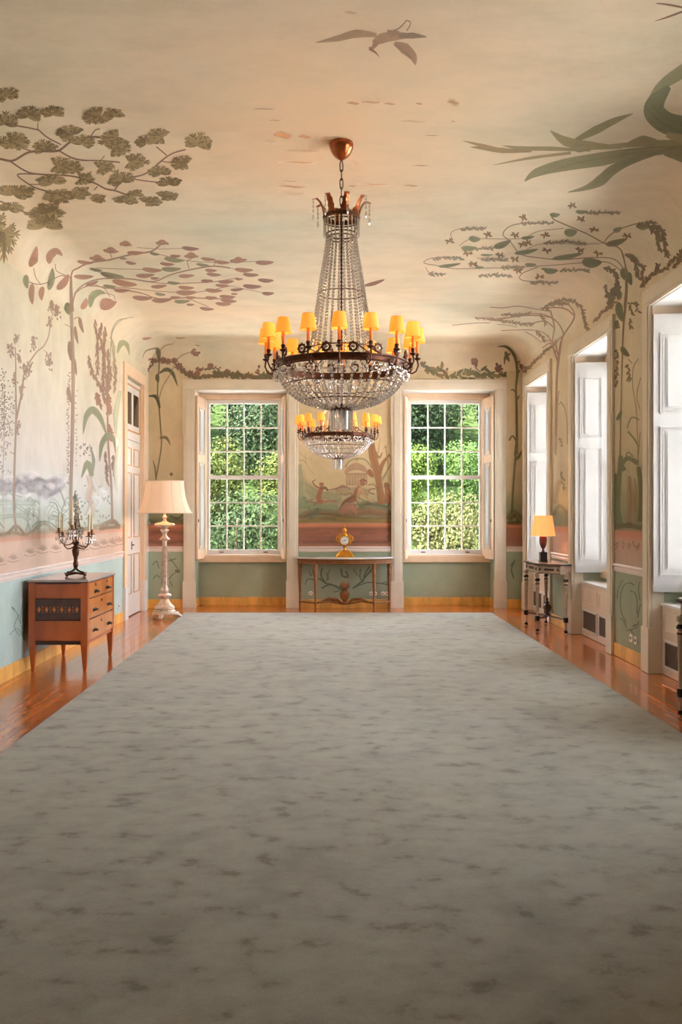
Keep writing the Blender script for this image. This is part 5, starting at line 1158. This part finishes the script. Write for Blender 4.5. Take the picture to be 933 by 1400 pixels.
mb.build('side_ornament', G, ck, smooth=True)
MB().lathe([(.055,.33),(.05,.35),(.028,.36),(.02,.38),(.034,.40),(.036,.425),(.022,.445),(.012,.455),(.02,.475),(.004,.51)], seg=14).build('urn_finial', G, ck, smooth=True)
rot = Matrix.Translation((0,-.047,.26)) @ Matrix.Rotation(pi/2, 4, 'X')
dd = MB().lathe([(.068,-.002),(.068,.006),(.001,.009)], seg=32); dd.xform(rot); dial = dd.build('dial', M['dial'], ck, smooth=True)
dd = MB().torus((0,0,.004), .07, .006, 32, 6); dd.xform(rot); dd.build('bezel', G, ck, smooth=True)
mb = MB()
for k in range(12):
    a = 2*pi*k/12; s0 = len(mb.v); mb.box(-.0022,.0022,.048,.060,.0075,.0085); mb.xform(Matrix.Rotation(a,4,'Z'), s0)
mb.xform(rot); mb.build('hour_marks', M['black'], dial)
mb = MB().box(-.003,.003,-.006,.045,.0095,.0105); mb.xform(Matrix.Rotation(R(100),4,'Z')); s0 = len(mb.v); mb.box(-.004,.004,-.006,.034,.011,.012); mb.xform(Matrix.Rotation(R(-50),4,'Z'), s0); mb.lathe([(.008,.009),(.008,.0125),(.001,.013)], seg=10)
mb.xform(rot); mb.build('hands', M['black'], dial)

# ------------------------------------------------------------------ sockets
def socket_far(px, py, label, n=1):
    x = (px-VX)/F*YF; z = EYE-(py-VY)/F*YF
    mb = MB()
    for k in range(n):
        q = MB().lathe([(.034,0),(.034,.006),(.026,.009)], seg=20); q.xform(Matrix.Translation((x+(k-(n-1)/2)*.06, YF, z)) @ Matrix.Rotation(pi/2, 4, 'X')); mb.add(q.v, q.f)
    o = mb.build('wall_socket', M['socket'], None, smooth=True); tag(o, label, 'socket')
    for k in range(n): 
        q = MB().box(x+(k-(n-1)/2)*.06-.009, x+(k-(n-1)/2)*.06+.009, YF-.011, YF-.0092, z-.008, z+.008); q.build('socket_hole', M['dark'], o)
socket_far(425, 811, 'single round ivory wall socket behind left end of console table')
socket_far(510.5, 811.5, 'round ivory wall socket pair right of the carved vase, behind console leg', 2)
socket_far(526.5, 811.5, 'rightmost ivory wall socket pair behind console table', 2)
for (y, z, label) in ((8.98, .245, 'white square wall socket low on the green dado between right-hand windows, nearer one'), (9.12, .25, 'white narrow socket just beyond the square one on right-hand dado')):
    o = MB().box(XR-.01, XR, y-.035, y+.035, z-.04, z+.04).build('wall_socket', M['socket'], bevel=.003); tag(o, label, 'socket')
    MB().box(XR-.012, XR-.01, y-.015, y+.015, z-.012, z+.012).build('socket_hole', M['dark'], o)
o = MB().box(XL, XL+.01, 12.40, 12.47, .19, .27).build('wall_socket', M['socket'], bevel=.003); tag(o, 'small ivory wall socket above left baseboard near the door', 'socket')
MB().box(XL+.01, XL+.012, 12.42, 12.45, .218, .242).build('socket_hole', M['dark'], o)

# ------------------------------------------------------------------ garden beyond the far windows
gb = MB(); prof_g = [(19.7,-.35),(20.2,-.3),(21,-.1),(24,1.0),(28,2.8),(33,4.6),(40,7.5),(60,10)]
for i in range(len(prof_g)-1):
    (y0, z0), (y1, z1) = prof_g[i], prof_g[i+1]; gb.add([(-40,y0,z0),(40,y0,z0),(40,y1,z1),(-40,y1,z1)], [(0,1,2,3)])
tag(gb.build('garden_bank', M['grass']), kind='structure')
tag(MB().box(-40,40,-30,19.7,-.6,-.35).build('bounce_ground', M['bounce_pale']), kind='structure')  # unseen pale ground, added to bounce light up to the ceiling
def foliage_mesh(seed, n, rx, ry, rz, size):
    rd = random.Random(seed); vs_, fs_, cs = [], [], []
    lobes = [(rd.uniform(-.6,.6)*rx, rd.uniform(-.6,.6)*ry, rd.uniform(-.5,.6)*rz, rd.uniform(.35,.6)) for _ in range(14)]
    for k in range(n):
        lx, ly, lz, lr = rd.choice(lobes); u = Vector((rd.gauss(0,1), rd.gauss(0,1), rd.gauss(0,1))).normalized()
        q = lr*rd.uniform(.75,1.05); p = Vector((lx+u.x*rx*q, ly+u.y*ry*q, lz+u.z*rz*q))
        nrm = (u+Vector((rd.gauss(0,.5), rd.gauss(0,.5), rd.gauss(0,.5)+.3))).normalized(); a = nrm.orthogonal().normalized(); b = nrm.cross(a); th = rd.uniform(0,6.28)
        a, b = a*cos(th)+b*sin(th), b*cos(th)-a*sin(th); s_ = size*rd.uniform(.5,1.4); i0 = len(vs_)
        vs_ += [p-a*s_, p-b*s_*.45, p+a*s_, p+b*s_*.45]; fs_.append((i0,i0+1,i0+2,i0+3)); c = rd.uniform(.55,1.25); cs += [(c*rd.uniform(.85,1.15), c, c*rd.uniform(.7,1.1), 1)]*4
    for ax, ext in enumerate((rx, ry, rz)):
        lo_ = min(v[ax] for v in vs_); hi_ = max(v[ax] for v in vs_)
        for v in vs_: v[ax] = (v[ax]-(lo_+hi_)/2)*2*ext/(hi_-lo_)
    me = bpy.data.meshes.new('foliage'); me.from_pydata([tuple(v) for v in vs_], [], fs_); me.update(); me.materials.append(M['leaf'])
    at = me.color_attributes.new('Col', 'FLOAT_COLOR', 'POINT'); at.data.foreach_set('color', [x for c in cs for x in c]); return me
FM = [foliage_mesh(s, 11000, 1.27, 1.15, 1.25, .045) for s in range(4)]
TM = [foliage_mesh(10+s, 17000, 1.95, 1.7, 2.1, .06) for s in range(3)]
trunk_me = MB().tube([(0,0,-1.9),(.05,0,-1.2),(-.04,.05,0),(0,0,.6)], [.10,.08,.06,.03], 7).data('trunk', M['bark'], True)
rows = [(21.0, .75, 1.0, 'nearest'), (23.7, 2.3, 1.0, 'second'), (27.3, 4.2, 1.0, 'third'), (31.2, 6.2, 1.1, 'farthest')]
def gcol(x, r):
    if x < .3: return [(.022,.042,.012),(.050,.080,.010),(.026,.042,.014),(.022,.034,.022)][r]
    return [(.085,.10,.024),(.055,.085,.016),(.020,.036,.010),(.014,.027,.014)][r]
ords = ['first','second','third','fourth','fifth','sixth','seventh','eighth','ninth']
rd = random.Random(3)
for ri, (y, z, sc, nm) in enumerate(rows):
    step = [2.5, 2.5, 3.92, 4.32][ri]; n = [7,8,6,6][ri]
    for k in range(n):
        x = (k-(n-1)/2)*step+.3; big = ri >= 2
        c = gcol(x, ri); c = tuple(v*rd.uniform(.8,1.2)*.5 for v in c)
        cn = 'yellow-green' if c[0] > .06 else ('mid-green' if c[1] > .055 else 'dark green')
        t = empty('garden_tree' if big else 'garden_shrub', (x, y+rd.uniform(-.1,.1), z), 0, '%s %s in the %s row outside the far windows, %s from left' % (cn, 'tree' if big else 'shrub', nm, ords[k]), 'tree' if big else 'shrub', 'garden planting beyond the far windows')
        t.scale = (sc*(-1 if rd.random() < .5 else 1),sc,sc*rd.uniform(.95,1.05))
        o = mk('foliage', (TM if big else FM)[k % (3 if big else 4)], t); o.color = (*c, 1); o['kind'] = 'stuff'
        mk('trunk', trunk_me, t)
